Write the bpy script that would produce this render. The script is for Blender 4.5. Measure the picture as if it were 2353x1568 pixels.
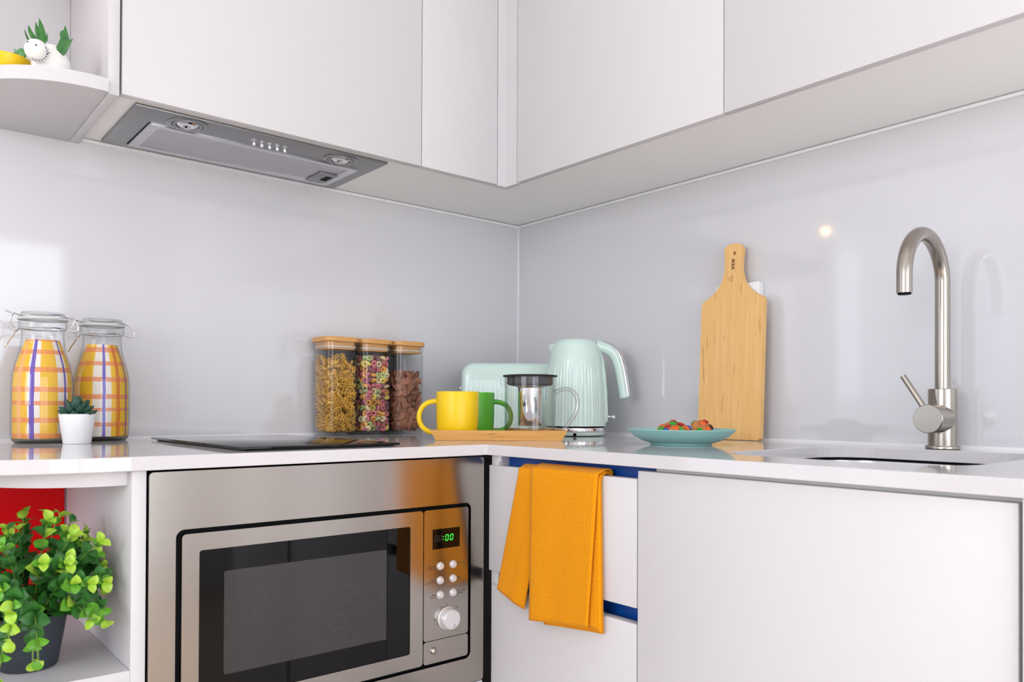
import bpy, bmesh, math, random
from mathutils import Vector, Matrix

for _o in list(bpy.data.objects):
    bpy.data.objects.remove(_o, do_unlink=True)
scene = bpy.context.scene
COL = scene.collection
random.seed(7)
PI = math.pi

# ------------------------------------------------------------------ camera
# the corner of the two splashbacks is the origin, worktop at z = 0.9
W, H, FPX, CX, CY = 2353, 1568, 1785.0, 1176.5, 921.6
CAM = Vector((-1.5389, -1.7998, 0.9715))
YAW, PITCH, ROLL = -0.7, 0.0077, 0.0045
_F = Vector((-math.sin(YAW) * math.cos(PITCH), math.cos(YAW) * math.cos(PITCH), math.sin(PITCH)))
_R = Vector((math.cos(YAW), math.sin(YAW), 0))
_U = _R.cross(_F)
cR = math.cos(ROLL) * _R + math.sin(ROLL) * _U
cU = -math.sin(ROLL) * _R + math.cos(ROLL) * _U
cam_d = bpy.data.cameras.new('camera')
cam_d.sensor_fit = 'HORIZONTAL'
cam_d.sensor_width = 36.0
cam_d.lens = FPX / W * 36.0
cam_d.shift_x = 0.0
cam_d.shift_y = (CY - H / 2) / W
cam_d.clip_start = 0.02
cam_d.dof.use_dof = True
cam_d.dof.focus_distance = 1.75
cam_d.dof.aperture_fstop = 9.0
cam = bpy.data.objects.new('camera', cam_d)
COL.objects.link(cam)
_m = Matrix((cR, cU, -_F)).transposed().to_4x4()
_m.translation = CAM
cam.matrix_world = _m
scene.camera = cam


def pray(u, v):
    return (u - CX) / FPX * cR - (v - CY) / FPX * cU + _F


def hit(u, v, ax, val):
    d = pray(u, v)
    return CAM + d * ((val - CAM[ax]) / d[ax])


def depth_xy(u, d):
    """point on the ground plan at forward distance d under picture column u"""
    p = CAM + _F * d + cR * ((u - CX) / FPX * d)
    return p.x, p.y


# ------------------------------------------------------------------ light
scene.view_settings.view_transform = 'Standard'
scene.view_settings.look = 'None'
scene.view_settings.exposure = 0.24
scene.view_settings.gamma = 1.0
world = bpy.data.worlds.new('world')
scene.world = world
world.use_nodes = True
world.node_tree.nodes['Background'].inputs[0].default_value = (0.80, 0.90, 1.0, 1)
world.node_tree.nodes['Background'].inputs[1].default_value = 1.3

ROOM = (-4.8, 0.0, -3.7, 0.0, 2.6)        # x0 x1 y0 y1 height
WIN1 = (-2.35, -0.50, 0.06, 2.02)         # glazed door in the wall behind the camera: x0 x1 z0 z1
WIN2 = (-3.1, -1.1, 1.0, 2.35)           # window in the far side wall: y0 y1 z0 z1
WIN3 = (-4.5, -1.96, 0.10, 1.93)         # glazed door further along the hob wall: x0 x1 z0 z1


def area(name, loc, rot, sx, sy, power, col):
    l = bpy.data.lights.new(name, 'AREA')
    l.shape = 'RECTANGLE'
    l.size, l.size_y, l.energy, l.color = sx, sy, power, col
    o = bpy.data.objects.new(name, l)
    o.location, o.rotation_euler = loc, rot
    COL.objects.link(o)
    return o


area('daylight_door', ((WIN1[0] + WIN1[1]) / 2, ROOM[2] - 0.16, (WIN1[2] + WIN1[3]) / 2), (PI / 2, 0, 0),
     WIN1[1] - WIN1[0], WIN1[3] - WIN1[2], 36, (0.95, 0.975, 1.0))
area('daylight_window', (ROOM[0] - 0.16, (WIN2[0] + WIN2[1]) / 2, (WIN2[2] + WIN2[3]) / 2), (0, -PI / 2, 0),
     WIN2[3] - WIN2[2], WIN2[1] - WIN2[0], 60, (0.98, 0.98, 1.0))
area('daylight_side_door', ((WIN3[0] + WIN3[1]) / 2, 0.26, (WIN3[2] + WIN3[3]) / 2), (-PI / 2, 0, 0),
     WIN3[1] - WIN3[0], WIN3[3] - WIN3[2], 9, (0.96, 0.96, 1.0))
bounce_sun_d = bpy.data.lights.new('sun', 'SUN')
bounce_sun_d.energy, bounce_sun_d.angle, bounce_sun_d.color = 19.0, 0.03, (1.0, 0.97, 0.93)
sun = bpy.data.objects.new('sun', bounce_sun_d)           # added sunlight through the glazed door; floor bounce brightens the cabinet undersides
sun.rotation_euler = (math.radians(42), 0, math.radians(36))
COL.objects.link(sun)


# ------------------------------------------------------------------ materials
def lin(c):
    return c / 12.92 if c <= 0.04045 else ((c + 0.055) / 1.055) ** 2.4


def rgb(*c):
    return tuple(lin(v / 255.0) for v in c) + (1.0,)


class Mat:
    """small node helper around one Principled BSDF"""

    def __init__(s, name, col=(0.8, 0.8, 0.8, 1), rough=0.5, metal=0.0, **kw):
        s.m = bpy.data.materials.new(name)
        s.m.use_nodes = True
        s.t = s.m.node_tree
        s.n = s.t.nodes
        s.l = s.t.links
        s.b = s.n['Principled BSDF']
        s.b.inputs['Base Color'].default_value = col
        s.b.inputs['Roughness'].default_value = rough
        s.b.inputs['Metallic'].default_value = metal
        for k, v in kw.items():
            s.b.inputs[k].default_value = v
        s.col = col

    def node(s, typ, **kw):
        n = s.n.new(typ)
        for k, v in kw.items():
            setattr(n, k, v)
        return n

    def link(s, a, b):
        s.l.new(a, b)

    def coord(s, kind='Object', scale=(1, 1, 1), rot=(0, 0, 0)):
        tc = s.node('ShaderNodeTexCoord')
        mp = s.node('ShaderNodeMapping')
        mp.inputs['Scale'].default_value = scale
        mp.inputs['Rotation'].default_value = rot
        s.link(tc.outputs[kind], mp.inputs['Vector'])
        return mp.outputs['Vector']

    def noise(s, vec, scale, detail=4, rough=0.5):
        n = s.node('ShaderNodeTexNoise')
        n.inputs['Scale'].default_value = scale
        n.inputs['Detail'].default_value = detail
        n.inputs['Roughness'].default_value = rough
        s.link(vec, n.inputs['Vector'])
        return n.outputs['Fac']

    def ramp(s, fac, stops, interp='LINEAR'):
        r = s.node('ShaderNodeValToRGB')
        r.color_ramp.interpolation = interp
        e = r.color_ramp.elements
        while len(e) > 1:
            e.remove(e[-1])
        e[0].position, e[0].color = stops[0]
        for p, c in stops[1:]:
            x = e.new(p)
            x.color = c
        s.link(fac, r.inputs[0])
        return r.outputs[0]

    def mix(s, fac, a, b, mode='MIX'):
        n = s.node('ShaderNodeMix', data_type='RGBA', blend_type=mode)
        for sock, v in ((n.inputs[0], fac), (n.inputs[6], a), (n.inputs[7], b)):
            if hasattr(v, 'is_output'):
                s.link(v, sock)
            else:
                sock.default_value = v
        return n.outputs[2]

    def math(s, op, a, b=0.0, c=0.0):
        n = s.node('ShaderNodeMath', operation=op)
        for i, v in enumerate((a, b, c)):
            if hasattr(v, 'is_output'):
                s.link(v, n.inputs[i])
            else:
                n.inputs[i].default_value = v
        return n.outputs[0]

    def color(s, sock):
        s.link(sock, s.b.inputs['Base Color'])
        return s

    def bump(s, fac, strength=0.2, dist=0.001):
        n = s.node('ShaderNodeBump')
        n.inputs['Strength'].default_value = strength
        n.inputs['Distance'].default_value = dist
        s.link(fac, n.inputs['Height'])
        s.link(n.outputs[0], s.b.inputs['Normal'])
        return s

    def mottle(s, scale=8, amt=0.06, kind='Object', stretch=(1, 1, 1), bump=0.0):
        f = s.noise(s.coord(kind, stretch), scale)
        a = tuple(max(0, c * (1 - amt)) for c in s.col[:3]) + (1,)
        b = tuple(min(1, c * (1 + amt)) for c in s.col[:3]) + (1,)
        s.color(s.ramp(f, [(0.25, a), (0.75, b)]))
        if bump:
            s.bump(f, bump)
        return s


M = {}


def mat(key, *a, **kw):
    M[key] = Mat(key, *a, **kw)
    return M[key]


mat('paint', rgb(232, 230, 231), 0.55).mottle(3, 0.01)
mat('ceiling_paint', rgb(240, 240, 240), 0.7).mottle(3, 0.01)
mat('splash', rgb(215, 214, 217), 0.06, **{'Specular IOR Level': 0.7}).mottle(1.5, 0.012)
mat('bead', rgb(240, 240, 242), 0.4).mottle(20, 0.01)
mat('lacquer', rgb(211, 208, 210), 0.42).mottle(2, 0.008)
mat('carcass', rgb(250, 249, 247), 0.5).mottle(2, 0.01)
mat('quartz', rgb(213, 210, 212), 0.06, **{'Specular IOR Level': 0.6}).mottle(120, 0.015)
mat('blue', rgb(8, 74, 160), 0.35).mottle(4, 0.05)
mat('steel_dark', rgb(60, 60, 62), 0.5).mottle(30, 0.1)
mat('black', rgb(4, 4, 5), 0.6, **{'Specular IOR Level': 0.1}).mottle(30, 0.1)
mat('black_glass', rgb(6, 6, 8), 0.03, **{'Specular IOR Level': 0.3}).mottle(2, 0.05)
mat('white_plastic', rgb(238, 238, 240), 0.35).mottle(10, 0.01)
mat('chrome', rgb(225, 225, 228), 0.06, 1.0).mottle(10, 0.02)
mat('mint', rgb(212, 234, 225), 0.22, **{'Coat Weight': 0.3, 'Coat Roughness': 0.08}).mottle(3, 0.015)
mat('yellow_glaze', rgb(248, 206, 2), 0.38).mottle(6, 0.02)
mat('white_glaze', rgb(242, 240, 236), 0.15).mottle(6, 0.01)
mat('green_glaze', rgb(92, 186, 54), 0.38).mottle(6, 0.03)
mat('teal_glaze', rgb(146, 194, 190), 0.35).mottle(8, 0.03)
mat('red', rgb(228, 0, 10), 0.5, **{'Specular IOR Level': 0.15}).mottle(4, 0.04)
mat('pot_dark', rgb(52, 58, 66), 0.6).mottle(20, 0.06, bump=0.05)
mat('pot_white', rgb(240, 240, 242), 0.35).mottle(8, 0.01)
mat('soil', rgb(60, 45, 35), 0.95).mottle(60, 0.4, bump=0.5)
mat('ink', rgb(40, 34, 92), 0.4).mottle(20, 0.1)
mat('print', rgb(90, 56, 24), 0.7).mottle(60, 0.2)
mat('print_dark', rgb(66, 60, 56), 0.6).mottle(60, 0.1)
mat('rubber', rgb(28, 28, 30), 0.5).mottle(30, 0.1)
mat('gasket', rgb(232, 234, 230), 0.35, **{'Transmission Weight': 0.3}).mottle(20, 0.02)
mat('aluminium', rgb(205, 206, 210), 0.3, 0.85).mottle(20, 0.03)
mat('silver_plastic', rgb(214, 212, 214), 0.32, 0.35).mottle(20, 0.02)


def brushed(key, col, rough, stretch, amt=0.05, aniso=0.5, scale=90):
    m = mat(key, col, rough, 1.0)
    f = m.noise(m.coord('Object', stretch), scale, 6, 0.7)
    a = tuple(c * (1 - amt) for c in col[:3]) + (1,)
    b = tuple(min(1, c * (1 + amt)) for c in col[:3]) + (1,)
    m.color(m.ramp(f, [(0.3, a), (0.7, b)]))
    r = m.math('MULTIPLY_ADD', f, 0.10, rough - 0.05)
    m.link(r, m.b.inputs['Roughness'])
    m.bump(f, 0.02, 0.0004)
    return m


brushed('steel_h', rgb(174, 168, 162), 0.19, (1, 1, 40))
brushed('steel_tap', rgb(170, 163, 154), 0.25, (40, 40, 1))
brushed('steel_hood', rgb(152, 152, 153), 0.38, (2, 40, 2))
brushed('steel_sink', rgb(196, 194, 192), 0.25, (30, 2, 2))


def wood(key, c1, c2, knot, stretch, axis_rot=(0, 0, 0), strip=0.0, gloss=0.45):
    m = mat(key, c1, gloss)
    v = m.coord('Object', stretch, axis_rot)
    f = m.noise(v, 9, 8, 0.65)
    base = m.ramp(f, [(0.30, c1), (0.50, c2), (0.72, c1)])
    k = m.noise(m.coord('Object', tuple(s * 0.35 + 0.3 for s in stretch), axis_rot), 30, 2)
    kk = m.ramp(k, [(0.62, (0, 0, 0, 1)), (0.72, (1, 1, 1, 1))])
    m.color(m.mix(m.math('MULTIPLY', kk, 0.55), base, knot))
    m.bump(f, 0.05, 0.0005)
    return m


wood('bamboo_board', rgb(246, 202, 138), rgb(236, 186, 114), rgb(196, 132, 62), (4, 9, 0.35))
wood('bamboo_tray', rgb(236, 184, 112), rgb(222, 164, 88), rgb(170, 108, 48), (0.5, 6, 9))
wood('bamboo_lid', rgb(226, 174, 108), rgb(214, 158, 92), rgb(180, 124, 62), (1, 9, 9))
wood('floor_wood', rgb(222, 204, 184), rgb(206, 186, 164), rgb(184, 160, 136), (0.4, 4, 1), gloss=0.35)


def thin_glass(key, tint=(1, 1, 1, 1), base=0.04, edge=0.75, power=3.0, rough=0.02, edge_tint=None):
    m = Mat(key)
    m.n.remove(m.b)
    tr = m.node('ShaderNodeBsdfTransparent')
    gl = m.node('ShaderNodeBsdfGlossy')
    gl.inputs['Roughness'].default_value = rough
    lw = m.node('ShaderNodeLayerWeight')
    lw.inputs['Blend'].default_value = 0.5
    p = m.math('POWER', lw.outputs['Facing'], power)
    fac = m.math('MULTIPLY_ADD', p, edge, base)
    if edge_tint:
        m.link(m.mix(p, tint, edge_tint), tr.inputs['Color'])
    else:
        tr.inputs['Color'].default_value = tint
    mx = m.node('ShaderNodeMixShader')
    m.link(fac, mx.inputs[0])
    m.link(tr.outputs[0], mx.inputs[1])
    m.link(gl.outputs[0], mx.inputs[2])
    m.link(mx.outputs[0], m.n['Material Output'].inputs[0])
    M[key] = m
    return m


thin_glass('glass_jar', (0.985, 0.99, 0.99, 1), 0.04, 0.4, 3, edge_tint=(0.60, 0.64, 0.64, 1))
thin_glass('glass_base', (0.62, 0.62, 0.58, 1), 0.05, 0.3, 3, edge_tint=(0.35, 0.36, 0.33, 1))
thin_glass('glass_can', (0.992, 0.993, 0.994, 1), 0.022, 0.4, 3, edge_tint=(0.84, 0.85, 0.85, 1))
thin_glass('glass_pot', (0.98, 0.985, 0.985, 1), 0.035, 0.35, 3, edge_tint=(0.72, 0.75, 0.74, 1))
thin_glass('glass_rod', (0.90, 0.88, 0.88, 1), 0.10, 0.5, 2, 0.05, edge_tint=(0.62, 0.60, 0.60, 1))
thin_glass('pane', (0.97, 0.98, 1, 1), 0.04, 0.6, 4)


def emit(key, col, strength):
    m = mat(key, col, 0.5)
    m.b.inputs['Emission Color'].default_value = col
    m.b.inputs['Emission Strength'].default_value = strength
    return m


emit('green_digit', rgb(40, 230, 60), 1.6)
emit('warm_bulb', rgb(255, 190, 120), 40.0)
emit('ceiling_glow', rgb(255, 246, 236), 1.5)
mat('dead_digit', rgb(30, 26, 28), 0.5).mottle(30, 0.1)

# hood grease filter: fine wire mesh
m = mat('filter_mesh', rgb(176, 176, 180), 0.35, 0.7)
v = m.coord('Object', (1, 1, 1), (0, 0, PI / 4))
ck = m.node('ShaderNodeTexChecker')
ck.inputs['Scale'].default_value = 330
m.link(v, ck.inputs['Vector'])
nz = m.noise(m.coord('Object'), 420, 2)
m.color(m.mix(m.math('MULTIPLY', ck.outputs['Fac'], m.math('MULTIPLY_ADD', nz, 0.9, 0.2)), rgb(212, 210, 214), rgb(92, 92, 100)))
m.bump(ck.outputs['Fac'], 0.6, 0.001)
# microwave door mesh: tiny dots behind dark glass
m = mat('door_mesh', rgb(20, 20, 22), 0.12, 0.0)
vo = m.node('ShaderNodeTexVoronoi')
vo.inputs['Scale'].default_value = 560
vo.inputs['Randomness'].default_value = 0.0
m.link(m.coord('Object', (1, 0.001, 1), (0, PI / 4, 0)), vo.inputs['Vector'])
m.color(m.ramp(vo.outputs['Distance'], [(0.30, rgb(14, 14, 16)), (0.42, rgb(68, 65, 66))]))
# towel waffle weave
m = mat('waffle', rgb(244, 166, 0), 0.9, **{'Sheen Weight': 0.08, 'Sheen Roughness': 0.5, 'Specular IOR Level': 0.2})
uvn = m.node('ShaderNodeUVMap')
sx = m.node('ShaderNodeSeparateXYZ')
m.link(uvn.outputs[0], sx.inputs[0])
a = m.math('SINE', m.math('MULTIPLY', sx.outputs[0], 2 * PI / 0.0075))
b = m.math('SINE', m.math('MULTIPLY', sx.outputs[1], 2 * PI / 0.0075))
ab = m.math('MAXIMUM', a, b)
fz = m.noise(m.coord('Object'), 700, 3)
h = m.math('MULTIPLY_ADD', fz, 0.5, ab)
m.color(m.mix(m.math('MULTIPLY_ADD', ab, 0.16, 0.30), rgb(226, 142, 0), rgb(236, 157, 0)))
m.bump(h, 0.30, 0.0010)
# leaf greens
for key, c1, c2 in (('leaf_dark', rgb(34, 92, 34), rgb(62, 128, 48)), ('leaf_mid', rgb(76, 146, 36), rgb(112, 178, 44)),
                    ('leaf_light', rgb(138, 190, 42), rgb(186, 216, 74)), ('succulent', rgb(36, 74, 60), rgb(62, 106, 84)),
                    ('aloe', rgb(30, 92, 38), rgb(64, 128, 50)), ('heart', rgb(58, 128, 62), rgb(100, 164, 96)),
                    ('stem', rgb(96, 134, 48), rgb(120, 150, 60))):
    m = mat(key, c1, 0.38, **{'Subsurface Weight': 0.0})
    f = m.noise(m.coord('Object'), 60, 3)
    m.color(m.ramp(f, [(0.3, c1), (0.7, c2)]))
# food
for key, c in (('pasta', rgb(246, 190, 84)), ('loop_orange', rgb(250, 176, 84)), ('loop_yellow', rgb(250, 222, 112)),
               ('loop_green', rgb(194, 206, 134)), ('loop_pink', rgb(218, 124, 134)), ('loop_purple', rgb(146, 94, 110)),
               ('loop_cream', rgb(246, 226, 176)), ('cocoa', rgb(178, 118, 90)), ('cookie', rgb(196, 128, 70))):
    m = mat(key, c, 0.75)
    f = m.noise(m.coord('Object'), 260, 4)
    oi = m.node('ShaderNodeObjectInfo')
    base = m.ramp(f, [(0.25, tuple(x * 0.72 for x in c[:3]) + (1,)), (0.75, tuple(min(1, x * 1.15) for x in c[:3]) + (1,))])
    tone = m.ramp(oi.outputs['Random'], [(0.0, (0.62, 0.58, 0.52, 1)), (0.5, (0.92, 0.90, 0.88, 1)), (1.0, (1.1, 1.1, 1.08, 1))])
    m.color(m.mix(0.0 if key == 'cookie' else 1.0, base, tone, 'MULTIPLY'))
    m.bump(f, 0.35, 0.001)
for key, c in (('candy_red', rgb(178, 20, 22)), ('candy_green', rgb(38, 158, 36)), ('candy_blue', rgb(20, 84, 178)),
               ('candy_orange', rgb(232, 96, 16)), ('candy_yellow', rgb(238, 196, 20)), ('candy_brown', rgb(62, 36, 24))):
    mat(key, c, 0.3).mottle(40, 0.05)


def plaid(key, vstops, bands):
    """painted check paper: u = turn around the jar (0.5 faces the room), v = height in metres / 0.3"""
    m = mat(key, rgb(240, 190, 50), 0.75)
    uvn = m.node('ShaderNodeUVMap')
    wob = m.noise(m.coord('Object'), 26, 2)
    sp = m.node('ShaderNodeSeparateXYZ')
    m.link(uvn.outputs[0], sp.inputs[0])
    uu = m.math('ADD', sp.outputs[0], m.math('MULTIPLY_ADD', wob, 0.008, -0.004))
    vv = m.math('ADD', sp.outputs[1], m.math('MULTIPLY_ADD', wob, 0.008, -0.004))
    YEL, WHI, PUR, ORA = rgb(240, 192, 44), rgb(238, 232, 228), rgb(100, 74, 176), rgb(214, 104, 44)
    lay = {'y': YEL, 'w': WHI}
    st, ov = [], []
    for a0, kind in vstops:
        st.append((0.5 + a0 / 360.0, lay[kind]))
    base = m.ramp(uu, [(0.0, YEL)] + st, 'CONSTANT')
    wash = m.noise(m.coord('Object', (1, 1, 1)), 45, 4)
    base = m.mix(m.math('MULTIPLY', wash, 0.35), base, m.mix(1.0, base, rgb(250, 226, 170), 'MULTIPLY'))
    hs = [(0.0, (0, 0, 0, 1))]
    for z0, z1 in bands:
        hs += [(z0 / 0.3, (1, 1, 1, 1)), (z1 / 0.3, (0, 0, 0, 1))]
    hm = m.ramp(vv, hs, 'CONSTANT')
    o = m.mix(m.math('MULTIPLY', hm, m.math('MULTIPLY_ADD', wash, 0.3, 0.68)), base, rgb(232, 136, 78))
    return m, uu, o


def vline(m, uu, o, a0, a1, col, amt=0.95):
    s = m.ramp(uu, [(0.0, (0, 0, 0, 1)), (0.5 + a0 / 360, (1, 1, 1, 1)), (0.5 + a1 / 360, (0, 0, 0, 1))], 'CONSTANT')
    return m.mix(m.math('MULTIPLY', s, amt), o, col)


def pz(*ys):
    return sorted(((1010 - y1) * 0.00085, (1010 - y0) * 0.00085) for y0, y1 in ys)


m, uu, o = plaid('plaid_a', [(-30, 'w'), (-5, 'y'), (30, 'w'), (57, 'y')],
                 pz((779, 784), (804, 813), (842, 853), (887, 898), (917, 926), (954, 965), (988, 1000)))
o = vline(m, uu, o, -57, -44, rgb(240, 176, 130), 0.55)
o = vline(m, uu, o, -26, -16, rgb(96, 70, 176))
o = vline(m, uu, o, 46, 51, rgb(92, 72, 168))
m.color(o)
m, uu, o = plaid('plaid_b', [(-21, 'w'), (21, 'y')],
                 pz((788, 800), (822, 832), (859, 870), (901, 912), (932, 941), (966, 976)))
o = vline(m, uu, o, 1, 8, rgb(96, 80, 184))
o = vline(m, uu, o, 31, 41, rgb(214, 104, 40), 0.8)
o = vline(m, uu, o, 60, 66, rgb(104, 76, 160))
m.color(o)


# ------------------------------------------------------------------ mesh helpers
def V(*a):
    return Vector(a)


def new_bm():
    return bmesh.new()


def box(bm, x0, x1, y0, y1, z0, z1, bev=0.0, seg=2):
    x0, x1 = min(x0, x1), max(x0, x1)
    y0, y1 = min(y0, y1), max(y0, y1)
    z0, z1 = min(z0, z1), max(z0, z1)
    r = bmesh.ops.create_cube(bm, size=1.0)
    for v in r['verts']:
        v.co = Vector(((x0 + x1) / 2 + v.co.x * (x1 - x0), (y0 + y1) / 2 + v.co.y * (y1 - y0), (z0 + z1) / 2 + v.co.z * (z1 - z0)))
    if bev > 0:
        es = {e for v in r['verts'] for e in v.link_edges}
        bmesh.ops.bevel(bm, geom=list(es), offset=bev, segments=seg, profile=0.5, affect='EDGES')
    return bm


def lathe(bm, prof, seg=48, uv_h=None):
    """prof: list of (r, z), open or touching the axis"""
    rings = []
    for r, z in prof:
        if r < 1e-6:
            rings.append([bm.verts.new((0, 0, z))])
        else:
            rings.append([bm.verts.new((r * math.cos(2 * PI * k / seg), r * math.sin(2 * PI * k / seg), z)) for k in range(seg)])
    uvl = bm.loops.layers.uv.verify() if uv_h else None
    for i in range(len(rings) - 1):
        A, B = rings[i], rings[i + 1]
        for k in range(seg):
            k2 = (k + 1) % seg
            if len(A) == 1 and len(B) == 1:
                continue
            if len(A) == 1:
                f = bm.faces.new((A[0], B[k2], B[k]))
            elif len(B) == 1:
                f = bm.faces.new((A[k], A[k2], B[0]))
            else:
                f = bm.faces.new((A[k], A[k2], B[k2], B[k]))
            if uvl:
                for lp in f.loops:
                    a = math.atan2(lp.vert.co.y, lp.vert.co.x) / (2 * PI) % 1.0
                    if k2 == 0 and a < 0.25:
                        a += 1.0
                    lp[uvl].uv = (a, lp.vert.co.z / uv_h)
    return bm


def tube(bm, pts, rad, seg=12, caps=True, flat=1.0):
    pts = [Vector(p) for p in pts]
    n = len(pts)
    rads = rad if isinstance(rad, (list, tuple)) else [rad] * n
    rings = []
    t0 = (pts[1] - pts[0]).normalized()
    ref = Vector((0, 0, 1)) if abs(t0.z) < 0.9 else Vector((1, 0, 0))
    nrm = t0.cross(ref).normalized()
    for i, p in enumerate(pts):
        t = (pts[min(i + 1, n - 1)] - pts[max(i - 1, 0)]).normalized()
        nrm = (nrm - t * nrm.dot(t)).normalized()
        bi = t.cross(nrm)
        rings.append([bm.verts.new(p + (nrm * math.cos(2 * PI * k / seg) + bi * flat * math.sin(2 * PI * k / seg)) * rads[i]) for k in range(seg)])
    for i in range(n - 1):
        for k in range(seg):
            k2 = (k + 1) % seg
            bm.faces.new((rings[i][k], rings[i][k2], rings[i + 1][k2], rings[i + 1][k]))
    if caps:
        bm.faces.new(list(reversed(rings[0])))
        bm.faces.new(rings[-1])
    return bm


def prism(bm, outline, z0, z1, bev=0.0, seg=2):
    """outline: ccw (x, y) polygon"""
    top = [bm.verts.new((x, y, z1)) for x, y in outline]
    bot = [bm.verts.new((x, y, z0)) for x, y in outline]
    n = len(outline)
    ft = bm.faces.new(top)
    fb = bm.faces.new(list(reversed(bot)))
    for k in range(n):
        k2 = (k + 1) % n
        bm.faces.new((bot[k], bot[k2], top[k2], top[k]))
    if bev > 0:
        es = list(ft.edges) + list(fb.edges)
        bmesh.ops.bevel(bm, geom=es, offset=bev, segments=seg, profile=0.5, affect='EDGES')
    return bm


def rrect(x0, x1, y0, y1, r, n=6):
    pts = []
    for cx, cy, a0 in ((x1 - r, y0 + r, -PI / 2), (x1 - r, y1 - r, 0), (x0 + r, y1 - r, PI / 2), (x0 + r, y0 + r, PI)):
        for k in range(n + 1):
            a = a0 + PI / 2 * k / n
            pts.append((cx + r * math.cos(a), cy + r * math.sin(a)))
    return pts


def loft(bm, sections, cap0=True, cap1=True):
    rings = [[bm.verts.new(p) for p in s] for s in sections]
    n = len(rings[0])
    for a, b in zip(rings[:-1], rings[1:]):
        for k in range(n):
            k2 = (k + 1) % n
            bm.faces.new((a[k], a[k2], b[k2], b[k]))
    if cap0:
        bm.faces.new(list(reversed(rings[0])))
    if cap1:
        bm.faces.new(rings[-1])
    return bm


def holed_plate(bm, outer, inner, z0, z1):
    """flat plate (x, y outlines) with one hole, given thickness"""
    es = []
    for loop in (outer, inner):
        vs = [bm.verts.new((x, y, z1)) for x, y in loop]
        es += [bm.edges.new((vs[k], vs[(k + 1) % len(vs)])) for k in range(len(vs))]
    r = bmesh.ops.triangle_fill(bm, edges=es, use_beauty=True)
    faces = [g for g in r['geom'] if isinstance(g, bmesh.types.BMFace)]
    ex = bmesh.ops.extrude_face_region(bm, geom=faces)
    for g in ex['geom']:
        if isinstance(g, bmesh.types.BMVert):
            g.co.z = z0
    bmesh.ops.recalc_face_normals(bm, faces=bm.faces)
    return bm


def xform(bm, mtx, start=0):
    bm.verts.ensure_lookup_table()
    bmesh.ops.transform(bm, matrix=mtx, verts=bm.verts[start:])
    return bm


WORLD = {}


def make_mesh(name, bm, material, smooth=True):
    bmesh.ops.recalc_face_normals(bm, faces=bm.faces)
    me = bpy.data.meshes.new(name)
    bm.to_mesh(me)
    bm.free()
    me.materials.append(M[material].m)
    if smooth:
        me.polygons.foreach_set('use_smooth', [True] * len(me.polygons))
        try:
            me.set_sharp_from_angle(angle=math.radians(38))
        except Exception:
            pass
    return me


def link(name, me, parent=None):
    o = bpy.data.objects.new(name, me)
    COL.objects.link(o)
    if parent is not None:
        o.parent = parent
    return o


def part(name, bm, material, parent=None, world=False, smooth=True, label=None):
    """one mesh object; with world=True the mesh is given in world coordinates"""
    if world and parent is not None:
        xform(bm, WORLD[parent.name].inverted())
    me = make_mesh(name, bm, material, smooth)
    o = link(name, me, parent)
    if parent is not None:
        WORLD[o.name] = WORLD[parent.name]
    else:
        WORLD[o.name] = Matrix.Identity(4)
    if label:
        o['label'] = label
    return o


def tag(o, label, cat, group=None):
    o['label'] = label
    o['category'] = cat
    if group:
        o['group'] = group
    return o


def thing(name, label, cat, loc=(0, 0, 0), rz=0.0, group=None):
    o = bpy.data.objects.new(name, None)
    o.empty_display_size = 0.05
    o.location = loc
    o.rotation_euler = (0, 0, rz)
    COL.objects.link(o)
    WORLD[o.name] = Matrix.Translation(loc) @ Matrix.Rotation(rz, 4, 'Z')
    return tag(o, label, cat, group)


def structure(name, bm, material, label=None, parent=None):
    o = part(name, bm, material, parent, world=parent is not None, smooth=False)
    if parent is None:
        o['kind'] = 'structure'
        if label:
            o['label'] = label
    return o


def text_bm(s, size, extrude=0.0001, align='LEFT', fat=0.0):
    cu = bpy.data.curves.new('txt', 'FONT')
    cu.body, cu.size, cu.extrude, cu.align_x = s, size, extrude, align
    cu.resolution_u = 3
    cu.offset = fat
    o = bpy.data.objects.new('txt', cu)
    COL.objects.link(o)
    bpy.context.view_layer.update()
    me = bpy.data.meshes.new_from_object(o.evaluated_get(bpy.context.evaluated_depsgraph_get()))
    bm = bmesh.new()
    bm.from_mesh(me)
    bpy.data.objects.remove(o, do_unlink=True)
    bpy.data.curves.remove(cu)
    bpy.data.meshes.remove(me)
    return bm


def basis(x, y, z, loc):
    m4 = Matrix((x, y, z)).transposed().to_4x4()
    m4.translation = loc
    return m4


def smooth_path(pts, sub=6, closed=False):
    pts = [Vector(p) for p in pts]
    n = len(pts)
    out = []
    for i in range(n if closed else n - 1):
        p0 = pts[(i - 1) % n] if closed or i > 0 else pts[0]
        p1, p2 = pts[i], pts[(i + 1) % n]
        p3 = pts[(i + 2) % n] if closed or i + 2 < n else pts[-1]
        for k in range(sub):
            t = k / sub
            out.append(0.5 * ((2 * p1) + (p2 - p0) * t + (2 * p0 - 5 * p1 + 4 * p2 - p3) * t * t + (3 * p1 - p0 - 3 * p2 + p3) * t ** 3))
    if not closed:
        out.append(pts[-1])
    return out


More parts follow.
